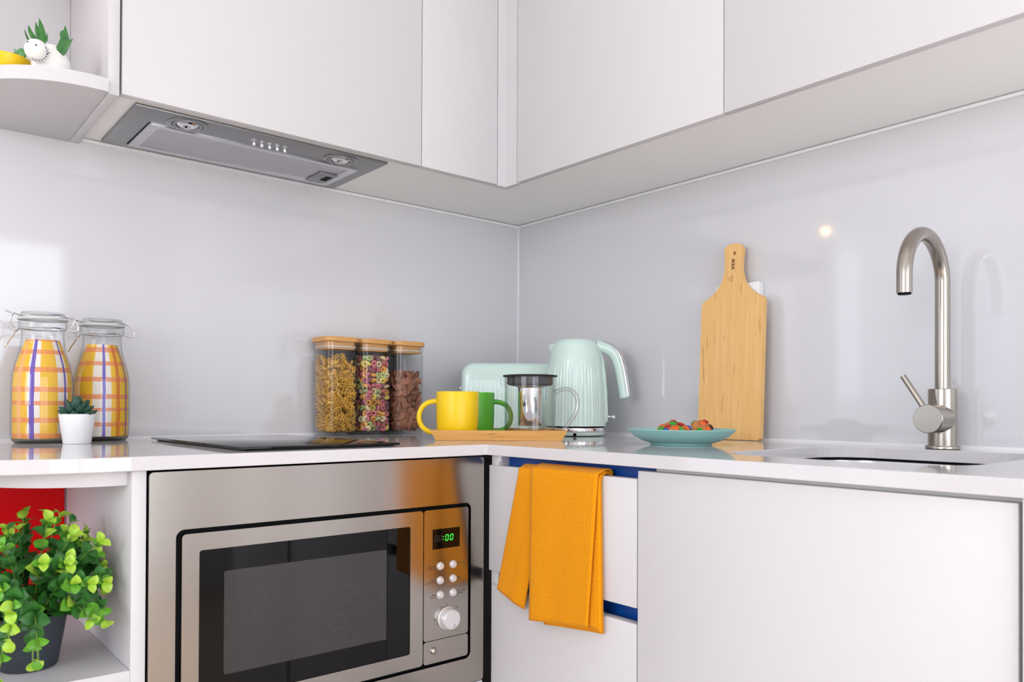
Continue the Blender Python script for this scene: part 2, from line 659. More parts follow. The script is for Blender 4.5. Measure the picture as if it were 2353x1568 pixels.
# ------------------------------------------------------------------ the room
X0, X1, Y0, Y1, ZH = ROOM
structure('floor', box(new_bm(), X0, 0.1, Y0, 0.1, -0.05, 0.0), 'floor_wood', 'brown wooden floor')
structure('ceiling', box(new_bm(), X0, 0.1, Y0, 0.1, ZH, ZH + 0.05), 'ceiling_paint', 'white ceiling')
bm = new_bm()
box(bm, WIN3[1], 0.1, 0.006, 0.12, 0, ZH)
box(bm, X0, WIN3[0], 0.006, 0.12, 0, ZH)
box(bm, WIN3[0], WIN3[1], 0.006, 0.12, WIN3[3], ZH)
box(bm, WIN3[0], WIN3[1], 0.006, 0.12, 0, WIN3[2])
wl = structure('wall_left', bm, 'paint', 'white wall behind the hob')
wr = structure('wall_right', box(new_bm(), 0.006, 0.1, Y0, 0.006, 0, ZH), 'paint', 'white wall behind the sink')
structure('backsplash_panel', box(new_bm(), -1.60, 0.0, 0.0, 0.006, 0.895, 1.53), 'splash', parent=wl)
structure('backsplash_panel', box(new_bm(), 0.0, 0.006, -2.30, 0.0, 0.895, 1.53), 'splash', parent=wr)
bm = new_bm()
x0, x1, z0, z1 = WIN1
box(bm, X0, x0, Y0 - 0.12, Y0, 0, ZH)
box(bm, x1, 0.1, Y0 - 0.12, Y0, 0, ZH)
box(bm, x0, x1, Y0 - 0.12, Y0, z1, ZH)
box(bm, x0, x1, Y0 - 0.12, Y0, 0, z0)
structure('wall_back', bm, 'paint', 'white wall with the glazed door')
bm = new_bm()
y0, y1, z0b, z1b = WIN2
box(bm, X0 - 0.12, X0, Y0 - 0.12, y0, 0, ZH)
box(bm, X0 - 0.12, X0, y1, 0.1, 0, ZH)
box(bm, X0 - 0.12, X0, y0, y1, z1b, ZH)
box(bm, X0 - 0.12, X0, y0, y1, 0, z0b)
structure('wall_front', bm, 'paint', 'white wall with the window')


def window(name, ax, lo, hi, z0, z1, pos):
    def B(bm, a0, a1, b0, b1, za, zb):
        if ax == 'x':
            box(bm, a0, a1, pos + b0, pos + b1, za, zb)
        else:
            box(bm, pos + b0, pos + b1, a0, a1, za, zb)
        return bm
    fr = new_bm()
    w = 0.06
    B(fr, lo, lo + w, -0.09, -0.03, z0, z1)
    B(fr, hi - w, hi, -0.09, -0.03, z0, z1)
    B(fr, lo + w, hi - w, -0.09, -0.03, z1 - w, z1)
    B(fr, lo + w, hi - w, -0.09, -0.03, z0, z0 + w)
    mid = (lo + hi) / 2
    B(fr, mid - 0.035, mid + 0.035, -0.09, -0.03, z0 + w, z1 - w)
    o = structure(name, fr, 'white_plastic', 'white framed glazing')
    WORLD[o.name] = Matrix.Identity(4)
    for a, b in ((lo + w, mid - 0.035), (mid + 0.035, hi - w)):
        part('pane', B(new_bm(), a, b, -0.063, -0.057, z0 + w, z1 - w), 'pane', o, smooth=False)


window('window_1', 'x', x0, x1, z0, z1, Y0)
window('window_2', 'y', y0, y1, z0b, z1b, X0)
window('window_3', 'x', WIN3[0], WIN3[1], WIN3[2], WIN3[3], 0.12)

# silicone beads
ZS = 1.5205
structure('trim_1', box(new_bm(), -0.004, 0, -0.004, 0, 0.904, ZS - 0.005), 'bead', 'white bead in the wall corner')
structure('trim_2', box(new_bm(), -1.196, 0, -0.005, 0, ZS - 0.005, ZS + 0.001), 'bead', 'white bead under the cabinets, left wall')
structure('trim_3', box(new_bm(), -0.005, 0, -2.0, -0.005, ZS - 0.005, ZS + 0.001), 'bead', 'white bead under the cabinets, right wall')
structure('trim_4', box(new_bm(), -1.58, 0, -0.004, 0, 0.9, 0.9045), 'bead', 'white bead behind the worktop, left wall')
structure('trim_5', box(new_bm(), -0.004, 0, -2.0, -0.004, 0.9, 0.9045), 'bead', 'white bead behind the worktop, right wall')

# ------------------------------------------------------------------ worktop and sink
CD1, CD2, YE = 0.642, 0.626, -1.95
outer = [(0, 0), (-1.58, 0), (-1.58, -0.392)]
for k in range(1, 17):
    a = PI / 2 * k / 16
    outer.append((-1.25 - 0.33 * math.cos(a), -0.392 - 0.25 * math.sin(a)))
outer += [(-CD2, -CD1), (-CD2, YE), (0, YE)]
SX0, SX1, SY0, SY1 = -0.515, -0.108, -1.425, -1.065
bm = holed_plate(new_bm(), outer, rrect(SX0, SX1, SY0, SY1, 0.085, 10), 0.88, 0.90)
o = part('worktop', bm, 'quartz', smooth=False)
tag(o, 'glossy white L-shaped worktop with a curved left end', 'worktop')
md = o.modifiers.new('edge', 'BEVEL')
md.width, md.segments, md.limit_method = 0.0012, 2, 'ANGLE'

SK = thing('kitchen_sink', 'stainless undermount sink let into the white worktop', 'sink', ((SX0 + SX1) / 2, (SY0 + SY1) / 2, 0.70))
secs = []
for off, z, r in ((0.030, 0.8785, 0.10), (0.006, 0.8785, 0.088), (0.004, 0.872, 0.086), (0.0, 0.74, 0.085), (-0.012, 0.712, 0.08), (-0.05, 0.702, 0.06)):
    secs.append([(x, y, z) for x, y in rrect(SX0 - off, SX1 + off, SY0 - off, SY1 + off, r, 8)])
part('basin', loft(new_bm(), secs, cap0=False), 'steel_sink', SK, world=True)
bm = lathe(new_bm(), [(0.0, 0.703), (0.018, 0.703), (0.030, 0.7065), (0.042, 0.7065), (0.044, 0.702)], 32)
xform(bm, Matrix.Translation(((SX0 + SX1) / 2, (SY0 + SY1) / 2, 0)))
part('drain', bm, 'chrome', SK, world=True)
secs = [[(x, y, 0.8797) for x, y in rrect(SX0 - 0.026, SX1 + 0.026, SY0 - 0.026, SY1 + 0.026, 0.09, 8)],
        [(x, y, 0.8797) for x, y in rrect(SX0 - 0.001, SX1 + 0.001, SY0 - 0.001, SY1 + 0.001, 0.085, 8)],
        [(x, y, 0.8762) for x, y in rrect(SX0 - 0.001, SX1 + 0.001, SY0 - 0.001, SY1 + 0.001, 0.085, 8)]]
part('seal', loft(new_bm(), secs, False, False), 'black', SK, world=True)

# ------------------------------------------------------------------ wall cabinets
ZD, ZU, ZT = 1.516, 1.524, 2.25


def wall_cab(label, x0, x1, y0, y1, door):
    t = thing('wall_cabinet', label, 'cabinet', ((x0 + x1) / 2, (y0 + y1) / 2, ZU))
    return t


t = thing('wall_cabinet', 'white wall cabinet holding the extractor hood, wide plain door', 'cabinet', (-0.88, -0.15, ZU))
part('body', box(new_bm(), -1.1915, -0.5665, -0.303, 0.0, ZU, ZT), 'carcass', t, True)
part('door', box(new_bm(), -1.1905, -0.5675, -0.324, -0.305, ZD, ZT, 0.001), 'lacquer', t, True)
t = thing('wall_cabinet', 'narrow white wall cabinet between the hood cabinet and the corner', 'cabinet', (-0.45, -0.15, ZU))
part('body', box(new_bm(), -0.5665, -0.3015, -0.303, 0.0, ZU, ZT), 'carcass', t, True)
part('door', box(new_bm(), -0.5655, -0.3465, -0.324, -0.305, ZD, ZT, 0.001), 'lacquer', t, True)
bm = prism(new_bm(), [(-0.345, -0.324), (-0.320, -0.324), (-0.320, -0.366), (-0.303, -0.366), (-0.303, -0.307), (-0.345, -0.307)], ZD - 0.002, ZT)
o = part('corner_filler', bm, 'lacquer', smooth=False)
tag(o, 'narrow white filler post between the two runs of wall cabinets', 'filler')
t = thing('wall_cabinet', 'white wall cabinet over the kettle, right of the corner', 'cabinet', (-0.15, -0.66, ZU))
part('body', box(new_bm(), -0.3015, 0.0, -0.955, -0.001, ZU, ZT), 'carcass', t, True)
part('door', box(new_bm(), -0.320, -0.3025, -0.9545, -0.3675, ZD, ZT, 0.001), 'lacquer', t, True)
t = thing('wall_cabinet', 'white wall cabinet over the sink, at the right edge', 'cabinet', (-0.15, -1.27, ZU))
part('body', box(new_bm(), -0.3015, 0.0, -1.70, -0.955, ZU, ZT), 'carcass', t, True)
part('door', box(new_bm(), -0.320, -0.3025, -1.70, -0.9565, ZD, ZT, 0.001), 'lacquer', t, True)

# extractor hood
HO = thing('extractor_hood', 'grey metal extractor hood with two spotlights under the cabinet', 'extractor hood', (-0.89, -0.147, 1.519))
hz = 1.5185
part('panel', box(new_bm(), -1.157, -0.627, -0.278, -0.016, hz, ZU - 0.0002, 0.002), 'steel_hood', HO, True)
fx0, fx1, fy0, fy1 = -1.112, -0.660, -0.203, -0.040
bm = new_bm()
holed_plate(bm, rrect(fx0, fx1, fy0, fy1, 0.004, 3), rrect(fx0 + 0.020, fx1 - 0.020, fy0 + 0.014, fy1 - 0.014, 0.002, 2), hz - 0.004, hz)
fl = part('filter_frame', bm, 'aluminium', HO, True)
part('filter_mesh', box(new_bm(), fx0 + 0.019, fx1 - 0.019, fy0 + 0.013, fy1 - 0.013, hz - 0.0018, hz - 0.0002), 'filter_mesh', fl, True)
lt = part('latch', box(new_bm(), -0.722, -0.676, -0.135, -0.062, hz - 0.0055, hz - 0.0018, 0.001), 'steel_hood', fl, True)
part('shadow_gap', box(new_bm(), fx0 - 0.0015, fx0, fy0, fy1, hz - 0.0008, hz), 'black', fl, True)
part('latch_slot', box(new_bm(), -0.698, -0.682, -0.118, -0.082, hz - 0.0062, hz - 0.0054), 'black', fl, True)
for lx, ly in ((-1.053, -0.2405), (-0.7255, -0.2415)):
    bm = lathe(new_bm(), [(0.0375, 0), (0.0375, -0.0016), (0.0355, -0.003), (0.029, -0.003), (0.0285, -0.0012), (0.0275, -0.0012), (0.027, -0.0035), (0.0225, -0.004), (0.0215, 0.0)], 40)
    xform(bm, Matrix.Translation((lx, ly, hz)))
    ring = part('lamp_ring', bm, 'steel_hood', HO, True)
    bm = lathe(new_bm(), [(0.0, -0.0020), (0.006, -0.0020), (0.010, -0.0052), (0.016, -0.0046), (0.0218, -0.0010)], 14)
    xform(bm, Matrix.Translation((lx, ly, hz)))
    part('lamp_lens', bm, 'chrome', ring, True, smooth=False, label='faceted clear spotlight lens')
for k in range(5):
    bm = lathe(new_bm(), [(0.0055, 0.0), (0.0055, -0.0015), (0.0035, -0.002), (0.0035, -0.0105), (0.0028, -0.012), (0.0, -0.012)], 20)
    xform(bm, Matrix.Translation((-0.9205 + k * 0.0166, -0.2395, hz)))
    part('push_button', bm, 'chrome', HO, True)

# curved open shelf at the end of the wall cabinets
US = thing('corner_shelf', 'white open end shelf with rounded boards beside the hood cabinet', 'shelf', (-1.3, -0.15, 1.51))
part('side_panel', box(new_bm(), -1.213, -1.1945, -0.326, 0, 1.510, ZT, 0.001), 'lacquer', US, True)


def round_board(xr, xl, yf, r, z0, z1, rx=None):
    rx = rx or r
    pts = [(xr, 0), (xl, 0), (xl, yf + r)]
    for k in range(1, 15):
        a = PI / 2 * k / 14
        pts.append((xl + rx - rx * math.cos(a), yf + r - r * math.sin(a)))
    pts.append((xr, yf))
    return prism(new_bm(), pts, z0, z1, 0.0008)


part('shelf_board', round_board(-1.2135, -1.41, -0.335, 0.18, 1.510, 1.533), 'lacquer', US, True)
part('shelf_board', round_board(-1.2135, -1.41, -0.335, 0.18, 1.815, 1.838), 'lacquer', US, True)
part('back_panel', box(new_bm(), -1.41, -1.2135, -0.008, 0, 1.533, ZT), 'lacquer', US, True)

# ------------------------------------------------------------------ base units
LS = thing('open_shelf_unit', 'white open shelf unit with rounded boards under the worktop end', 'shelf', (-1.32, -0.3, 0.0))
part('side_panel', box(new_bm(), -1.247, -1.2275, -0.634, 0, 0.0, 0.8795, 0.001), 'lacquer', LS, True)


def lower_board(z0, z1, yf=-0.630, a=0.16, b=0.17, xl=-1.42):
    pts = [(-1.2472, 0), (xl, 0), (xl, yf + b)]
    for k in range(1, 15):
        t_ = PI / 2 * k / 14
        pts.append((xl + a - a * math.cos(t_), yf + b - b * math.sin(t_)))
    pts.append((-1.2472, yf))
    return prism(new_bm(), pts, z0, z1, 0.0008)


part('shelf_board', lower_board(0.8585, 0.8795, -0.614), 'lacquer', LS, True)
part('shelf_board', lower_board(0.583, 0.6035, -0.634, 0.30, 0.17, -1.56), 'lacquer', LS, True)
part('shelf_board', lower_board(0.10, 0.12, -0.634, 0.30, 0.17, -1.56), 'lacquer', LS, True)
part('back_panel', box(new_bm(), -1.56, -1.2475, -0.012, 0, 0.12, 0.8585), 'lacquer', LS, True)

DU = thing('drawer_unit', 'white drawer unit with blue finger channels under the worktop', 'drawers', (-0.45, -0.83, 0.0))
part('carcass', box(new_bm(), -0.570, -0.02, -1.004, -0.662, 0.10, 0.8795), 'carcass', DU, True)
part('corner_post', box(new_bm(), -0.611, -0.572, -0.660, -0.6385, 0.0, 0.8795, 0.002), 'lacquer', DU, True)
part('channel', box(new_bm(), -0.585, -0.572, -1.0255, -0.6605, 0.820, 0.8795), 'blue', DU, True, label='blue finger channel')
part('channel', box(new_bm(), -0.585, -0.572, -1.0042, -0.6605, 0.605, 0.665), 'blue', DU, True, label='blue finger channel')
part('post_clip', box(new_bm(), -0.612, -0.604, -0.664, -0.6605, 0.868, 0.8795, 0.001), 'white_plastic', DU, True)
for z0, z1, ys in ((0.6605, 0.8605, -0.6375), (0.375, 0.6355, -0.6475), (0.11, 0.350, -0.6475)):
    part('drawer_front', box(new_bm(), -0.616, -0.598, -1.0045, ys, z0, z1, 0.001), 'lacquer', DU, True)
BC = thing('base_cabinet', 'white base cabinet with one wide door under the sink', 'cabinet', (-0.3, -1.27, 0.0))
part('body', box(new_bm(), -0.597, -0.572, -1.523, -1.028, 0.10, 0.8795), 'carcass', BC, True)
part('door', box(new_bm(), -0.616, -0.598, -1.5215, -1.007, 0.11, 0.8735, 0.001), 'lacquer', BC, True)
EP = part('end_panel', box(new_bm(), -0.622, -0.02, -1.5605, -1.5265, 0.0, 0.8795, 0.001), 'lacquer', smooth=False)
tag(EP, 'white upright panel closing the right end of the base cabinets', 'panel')

part('plinth', box(new_bm(), -0.560, -0.545, -1.523, -0.662, 0.0, 0.10), 'lacquer', BC, True)
B2 = thing('base_cabinet', 'white base cabinet past the end panel at the far right', 'cabinet', (-0.3, -1.75, 0.0))
part('body', box(new_bm(), -0.597, -0.02, -1.95, -1.561, 0.10, 0.8795), 'carcass', B2, True)
part('door', box(new_bm(), -0.616, -0.598, -1.949, -1.562, 0.11, 0.8735, 0.001), 'lacquer', B2, True)
part('plinth', box(new_bm(), -0.560, -0.545, -1.95, -1.561, 0.0, 0.10), 'lacquer', B2, True)
OB = thing('base_cabinet', 'white cabinet front below the built-in microwave', 'cabinet', (-0.92, -0.4, 0.0))
part('drawer_front', box(new_bm(), -1.2245, -0.6275, -0.634, -0.616, 0.11, 0.4525, 0.001), 'lacquer', OB, True)
part('body', box(new_bm(), -1.2245, -0.640, -0.614, -0.02, 0.10, 0.4525), 'carcass', OB, True)
part('plinth', box(new_bm(), -1.2245, -0.640, -0.575, -0.560, 0.0, 0.10), 'lacquer', OB, True)

# ------------------------------------------------------------------ microwave
MW = thing('microwave', 'built-in stainless steel microwave under the hob', 'microwave', (-0.9255, -0.4, 0.45))
fy = -0.634


def front(bm):
    """(x, z) plates drawn as (x, y) -> stand up facing -y at y = fy"""
    return xform(bm, Matrix(((1, 0, 0, 0), (0, 0, -1, fy), (0, 1, 0, 0), (0, 0, 0, 1))))


def fplate(outline, d0, d1, bev=0.0):
    """plate standing in the front, from d0 to d1 out of the front plane (towards the room)"""
    return front(prism(new_bm(), outline, d0, d1, bev))


mwx0, mwx1, mwz0, mwz1 = -1.2245, -0.6275, 0.455, 0.8765
bm = holed_plate(new_bm(), rrect(mwx0, mwx1, mwz0, mwz1, 0.006, 4), rrect(-1.188, -0.658, 0.502, 0.792, 0.012, 5), -0.004, 0.002)
part('trim_frame', front(bm), 'steel_h', MW, True)
part('housing', box(new_bm(), -1.215, -0.640, fy + 0.006, -0.15, 0.47, 0.866), 'black', MW, True)
bm = fplate(rrect(-1.1875, -0.6585, 0.5025, 0.7915, 0.011, 5), -0.006, -0.0035)
part('recess', bm, 'black', MW, True)
bm = holed_plate(new_bm(), rrect(-1.180, -0.7657, 0.509, 0.785, 0.006, 4), rrect(-1.1555, -0.7925, 0.5345, 0.7595, 0.004, 3), -0.0034, 0.004)
D = part('door', front(bm), 'steel_h', MW, True)
part('door_glass', fplate(rrect(-1.1552, -0.7928, 0.5348, 0.7592, 0.004, 3), -0.0033, 0.0022), 'black_glass', D, True)
part('door_mesh', fplate(rrect(-1.1185, -0.8395, 0.570, 0.7245, 0.002, 2), 0.0022, 0.0023), 'door_mesh', D, True)
CP = part('control_panel', fplate(rrect(-0.7640, -0.6655, 0.5505, 0.785, 0.005, 4), -0.0034, 0.004), 'steel_h', MW, True)
part('button_panel', fplate(rrect(-0.7640, -0.6655, 0.509, 0.5493, 0.005, 4), -0.0034, 0.004), 'steel_h', MW, True)
DS = part('display', fplate(rrect(-0.7455, -0.6855, 0.7135, 0.7495, 0.001, 2), 0.004, 0.0046), 'black_glass', CP, True)


def seg7(cx, cz, h, digit):
    w, t = h * 0.52, h * 0.105
    segs = {'a': (0, h / 2, 1), 'g': (0, 0, 1), 'd': (0, -h / 2, 1), 'f': (-w / 2, h / 4, 0), 'b': (w / 2, h / 4, 0),
            'e': (-w / 2, -h / 4, 0), 'c': (w / 2, -h / 4, 0)}
    on = {'0': 'abcdef', '8': 'abcdefg'}[digit]
    bm = new_bm()
    for s in on:
        x, z, hor = segs[s]
        x += (z / h) * h * 0.12
        if hor:
            box(bm, cx + x - w / 2 + t * 0.7, cx + x + w / 2 - t * 0.7, fy - 0.0052, fy - 0.0046, cz + z - t / 2, cz + z + t / 2)
        else:
            box(bm, cx + x - t / 2, cx + x + t / 2, fy - 0.0052, fy - 0.0046, cz + z - h / 4 + t * 0.6, cz + z + h / 4 - t * 0.6)
    return bm


for dx, mt in ((-0.7385, 'dead_digit'), (-0.7300, 'dead_digit'), (-0.7145, 'green_digit'), (-0.7042, 'green_digit')):
    part('digit', seg7(dx, 0.7325, 0.0105, '8' if mt == 'dead_digit' else '0'), mt, DS, True, smooth=False)
bm = new_bm()
for dz in (-0.0025, 0.0025):
    box(bm, -0.7236, -0.7224, fy - 0.0052, fy - 0.0046, 0.7325 + dz - 0.0007, 0.7325 + dz + 0.0007)
part('colon', bm, 'green_digit', DS, True, smooth=False)
for row, z in enumerate((0.6820, 0.6562, 0.6302)):
    for colx, tx in ((-0.7285, ('Microwave\nGrill/Combi.', 'Defrost\nBy W.T./Time', 'Clock\nPre-Set')), (-0.7000, ('Auto Menu', 'Stop\nClear', 'Start/+30Sec.\nConfirm'))):
        bm = lathe(new_bm(), [(0.0072, 0), (0.0072, 0.0008), (0.0062, 0.001), (0.0060, 0.0035), (0.0048, 0.0048), (0.0, 0.0054)], 24)
        xform(bm, Matrix.Translation((colx, z, 0.004)))
        part('button', front(bm), 'silver_plastic', CP, True)
        left = colx < -0.71
        bm = text_bm(tx[row], 0.0042, 0.00008, 'RIGHT' if left else 'LEFT')
        xform(bm, Matrix.Translation((colx + (-0.0085 if left else 0.0085), z, 0.0041)))
        part('lettering', front(bm), 'print_dark', CP, True, smooth=False)
bm = lathe(new_bm(), [(0.0205, 0), (0.0205, 0.001), (0.0190, 0.0015), (0.0182, 0.0150), (0.0168, 0.0168), (0.0, 0.0170)], 40)
xform(bm, Matrix.Translation((-0.7125, 0.5855, 0.004)))
KN = part('knob', front(bm), 'silver_plastic', CP, True)
bm = lathe(new_bm(), [(0.0042, 0.0), (0.0036, 0.0016), (0.0, 0.0022)], 16)
xform(bm, Matrix.Translation((-0.7105, 0.5745, 0.0208)))
part('knob_mark', front(bm), 'chrome', KN, True)
for s, px_, pz_ in (('kg', -0.7400, 0.586), ('10', -0.7135, 0.6085), ('60', -0.6905, 0.600)):
    bm = text_bm(s, 0.0046, 0.00008, 'CENTER')
    xform(bm, Matrix.Translation((px_, pz_, 0.0041)))
    part('lettering', front(bm), 'print_dark', CP, True, smooth=False)
bm = lathe(new_bm(), [(0.0068, 0), (0.0062, 0.0025), (0.004, 0.0042), (0.0, 0.005)], 24)
xform(bm, Matrix.Translation((-0.7420, 0.531, 0.004)))
part('open_button', front(bm), 'steel_h', MW, True)

# ------------------------------------------------------------------ hob
HB = thing('glass_hob', 'flat black glass hob lying on the white worktop', 'hob', (-0.937, -0.36, 0.9))
part('seal', box(new_bm(), -1.072, -0.803, -0.595, -0.125, 0.9003, 0.9022), 'rubber', HB, True)
part('glass_plate', box(new_bm(), -1.081, -0.795, -0.606, -0.114, 0.9022, 0.9066, 0.0012), 'black_glass', HB, True)

# ------------------------------------------------------------------ clip-top bottles
def arc(c, r, a0, a1, n, ax=(1, 0, 0), ay=(0, 1, 0)):
    ax, ay, c = Vector(ax), Vector(ay), Vector(c)
    return [c + ax * r * math.cos(a0 + (a1 - a0) * k / n) + ay * r * math.sin(a0 + (a1 - a0) * k / n) for k in range(n + 1)]


def clip_bottle(u, y, label, plaidkey, sc_z=0.985):
    p = hit(u, 1000, 1, y)
    bz = sc_z
    t = thing('clip_top_bottle', label, 'bottle', (p.x, p.y, 0.9003), YAW + math.atan((CX - u) / FPX), 'clip-top glass bottles')
    prof = [(0, 0.003), (0.040, 0.003), (0.047, 0.0), (0.052, 0.004), (0.0545, 0.014), (0.055, 0.04), (0.0548, 0.110), (0.0535, 0.128), (0.0495, 0.147),
            (0.0440, 0.165), (0.0398, 0.182), (0.0378, 0.198), (0.0376, 0.212), (0.0395, 0.216), (0.0425, 0.219), (0.0430, 0.229), (0.0415, 0.233), (0.036, 0.233)]
    part('glass_body', lathe(new_bm(), prof, 56), 'glass_jar', t)
    part('base', lathe(new_bm(), [(0, 0.0006), (0.0465, 0.0006), (0.0515, 0.0045), (0.0525, 0.0080), (0, 0.0080)], 56), 'glass_base', t, label='thick glass foot')
    lp = [(0.0, 0.0085), (0.0500, 0.0085), (0.0512, 0.012), (0.0520, 0.05), (0.0516, 0.112), (0.0500, 0.130), (0.0455, 0.150), (0.0395, 0.168), (0.0335, 0.185), (0.0295, 0.1955)]
    bm = lathe(new_bm(), lp, 96, 0.3)
    xform(bm, Matrix.Rotation(PI / 2, 4, 'Z'))
    part('check_liner', bm, plaidkey, t, label='painted check paper liner')
    part('gasket', lathe(new_bm(), [(0.036, 0.2335), (0.0445, 0.2335), (0.0455, 0.2352), (0.0445, 0.237), (0.036, 0.237)], 56), 'gasket', t)
    part('lid', lathe(new_bm(), [(0.0, 0.2445), (0.024, 0.2445), (0.0372, 0.2480), (0.0385, 0.2470), (0.0392, 0.2440), (0.0425, 0.2412), (0.0430, 0.2375), (0.0, 0.2375)], 56), 'glass_jar', t)
    wire = 'chrome'
    part('neck_wire', tube(new_bm(), arc((0, 0, 0.2178), 0.0418, 0, 2 * PI, 56), 0.0012, 8, False), wire, t)
    # bail: over the lid, out to the right hinge, clip on the left
    part('lid_wire', tube(new_bm(), arc((0, 0, 0.2425), 0.0402, 0.12, 2 * PI - 0.12, 48), 0.0012, 8), wire, t)
    for s in (-1, 1):
        pts = [(0.040, s * 0.004, 0.2425), (0.052, s * 0.006, 0.238), (0.0605, s * 0.0065, 0.229), (0.0615, s * 0.0065, 0.217), (0.0555, s * 0.005, 0.2150), (0.043, s * 0.004, 0.2178)]
        part('hinge_wire', tube(new_bm(), smooth_path(pts, 4), 0.0012, 8), wire, t)
        pts = [(-0.040, s * 0.006, 0.2425), (-0.050, s * 0.007, 0.2455), (-0.062, s * 0.004, 0.2485), (-0.064, 0, 0.2490)]
        part('hook_wire', tube(new_bm(), pts, 0.0012, 8), wire, t)
        pts = [(-0.050, s * 0.008, 0.2470), (-0.0545, s * 0.008, 0.236), (-0.0520, s * 0.008, 0.222), (-0.0470, s * 0.007, 0.2115), (-0.0425, s * 0.004, 0.2140), (-0.0418, 0, 0.2178)]
        part('clip_wire', tube(new_bm(), smooth_path(pts, 4), 0.0013, 8), wire, t)
    pts = [(-0.0540, 0.010, 0.232), (-0.0575, 0.009, 0.228), (-0.0500, 0.008, 0.2105), (-0.0485, 0.008, 0.208), (-0.0590, 0.004, 0.190), (-0.0640, 0.0, 0.1800),
           (-0.0590, -0.004, 0.190), (-0.0485, -0.008, 0.208), (-0.0500, -0.008, 0.2105), (-0.0575, -0.009, 0.228), (-0.0540, -0.010, 0.232)]
    part('lever', tube(new_bm(), smooth_path(pts, 4), 0.0013, 8), wire, t)
    t.scale = (0.935, 0.935, bz)
    return t


clip_bottle(96.5, -0.108, 'left clip-top glass bottle, purple stripe left of centre on its check liner', 'plaid_a')
clip_bottle(233, -0.056, 'right clip-top glass bottle, purple stripe centred on its check liner', 'plaid_b')

# small succulent
p = hit(177, 1010, 1, -0.185)
SU = thing('potted_succulent', 'tiny dark green succulent in a white pot between the bottles', 'potted plant', (p.x, p.y, 0.9003), YAW)
part('pot', lathe(new_bm(), [(0, 0.0), (0.0225, 0.0), (0.0232, 0.001), (0.0305, 0.0535), (0.0302, 0.0545), (0.0290, 0.0545), (0.0280, 0.0500), (0.0, 0.0500)], 48), 'pot_white', SU)
part('soil', lathe(new_bm(), [(0, 0.0515), (0.0278, 0.0503)], 32), 'soil', SU)


def fat_leaf(L, w, th):
    secs = []
    for t_, s in ((0.0, 0.35), (0.15, 0.62), (0.35, 0.92), (0.55, 1.0), (0.75, 0.85), (0.9, 0.52), (0.98, 0.18)):
        ring = []
        for k in range(8):
            a = 2 * PI * k / 8
            ring.append((w * s * math.cos(a), th * s * math.sin(a) + 0.10 * L * t_ * t_, L * t_))
        secs.append(ring)
    return make_mesh('leaf', loft(new_bm(), secs), 'succulent')


lm = [fat_leaf(0.030, 0.0078, 0.0042), fat_leaf(0.026, 0.0068, 0.004)]
k = 0
for ring, (n, tilt, zb, rr, idx) in enumerate(((4, 0.22, 0.058, 0.003, 0), (6, 0.62, 0.055, 0.006, 0), (8, 1.02, 0.0525, 0.009, 1), (7, 1.30, 0.0505, 0.010, 1))):
    for i in range(n):
        a = 2 * PI * (i + 0.5 * (ring % 2)) / n + 0.35 * ring + random.uniform(-.12, .12)
        o = link('leaf', lm[idx], SU)
        o.location = (rr * math.cos(a), rr * math.sin(a), zb)
        o.rotation_euler = (Matrix.Rotation(a + PI / 2, 3, 'Z') @ Matrix.Rotation(tilt + random.uniform(-.1, .1), 3, 'X')).to_euler()

# ------------------------------------------------------------------ square canisters
CW, CHT = 0.088, 0.226
cy_ = -0.060
pc = hit(827, 1000, 1, cy_ - CW / 2)
CXS = [pc.x - CW / 2, pc.x - CW / 2 + 0.0965, pc.x - CW / 2 + 0.1950]
CYS = [cy_, cy_ + 0.004, cy_ + 0.004]


def canister(x, y, label):
    t = thing('storage_canister', label, 'canister', (x, y, 0.9003), 0, 'square glass canisters with bamboo lids')
    h = CW / 2
    secs = []
    for d, z, r in ((-0.006, 0.0, 0.014), (-0.0015, 0.0016, 0.018), (0.0, 0.006, 0.020), (0.0, CHT - 0.016, 0.020), (0.0012, CHT - 0.006, 0.021), (0.0012, CHT, 0.021),
                    (-0.0020, CHT, 0.018), (-0.0025, CHT - 0.014, 0.018), (-0.0025, 0.008, 0.018), (-0.008, 0.006, 0.013)):
        secs.append([(a, b, z) for a, b in rrect(-h - d, h + d, -h - d, h + d, r, 6)])
    part('glass_body', loft(new_bm(), secs), 'glass_can', t)
    ld = part('lid', prism(new_bm(), rrect(-h - 0.0035, h + 0.0035, -h - 0.0035, h + 0.0035, 0.022, 7), CHT + 0.0012, CHT + 0.0125, 0.0022), 'bamboo_lid', t)
    part('lid_plug', prism(new_bm(), rrect(-h + 0.006, h - 0.006, -h + 0.006, h - 0.006, 0.015, 6), CHT - 0.017, CHT + 0.001), 'bamboo_lid', ld)
    part('seal_ring', prism(new_bm(), rrect(-h + 0.003, h - 0.003, -h + 0.003, h - 0.003, 0.017, 6), CHT - 0.0125, CHT - 0.0095), 'gasket', ld)
    return t


canister(CXS[0], CYS[0], 'square glass canister full of spiral pasta, left of the three')
canister(CXS[1], CYS[1], 'square glass canister full of coloured cereal loops, middle of the three')
canister(CXS[2], CYS[2], 'square glass canister half full of brown cereal pillows, right of the three')


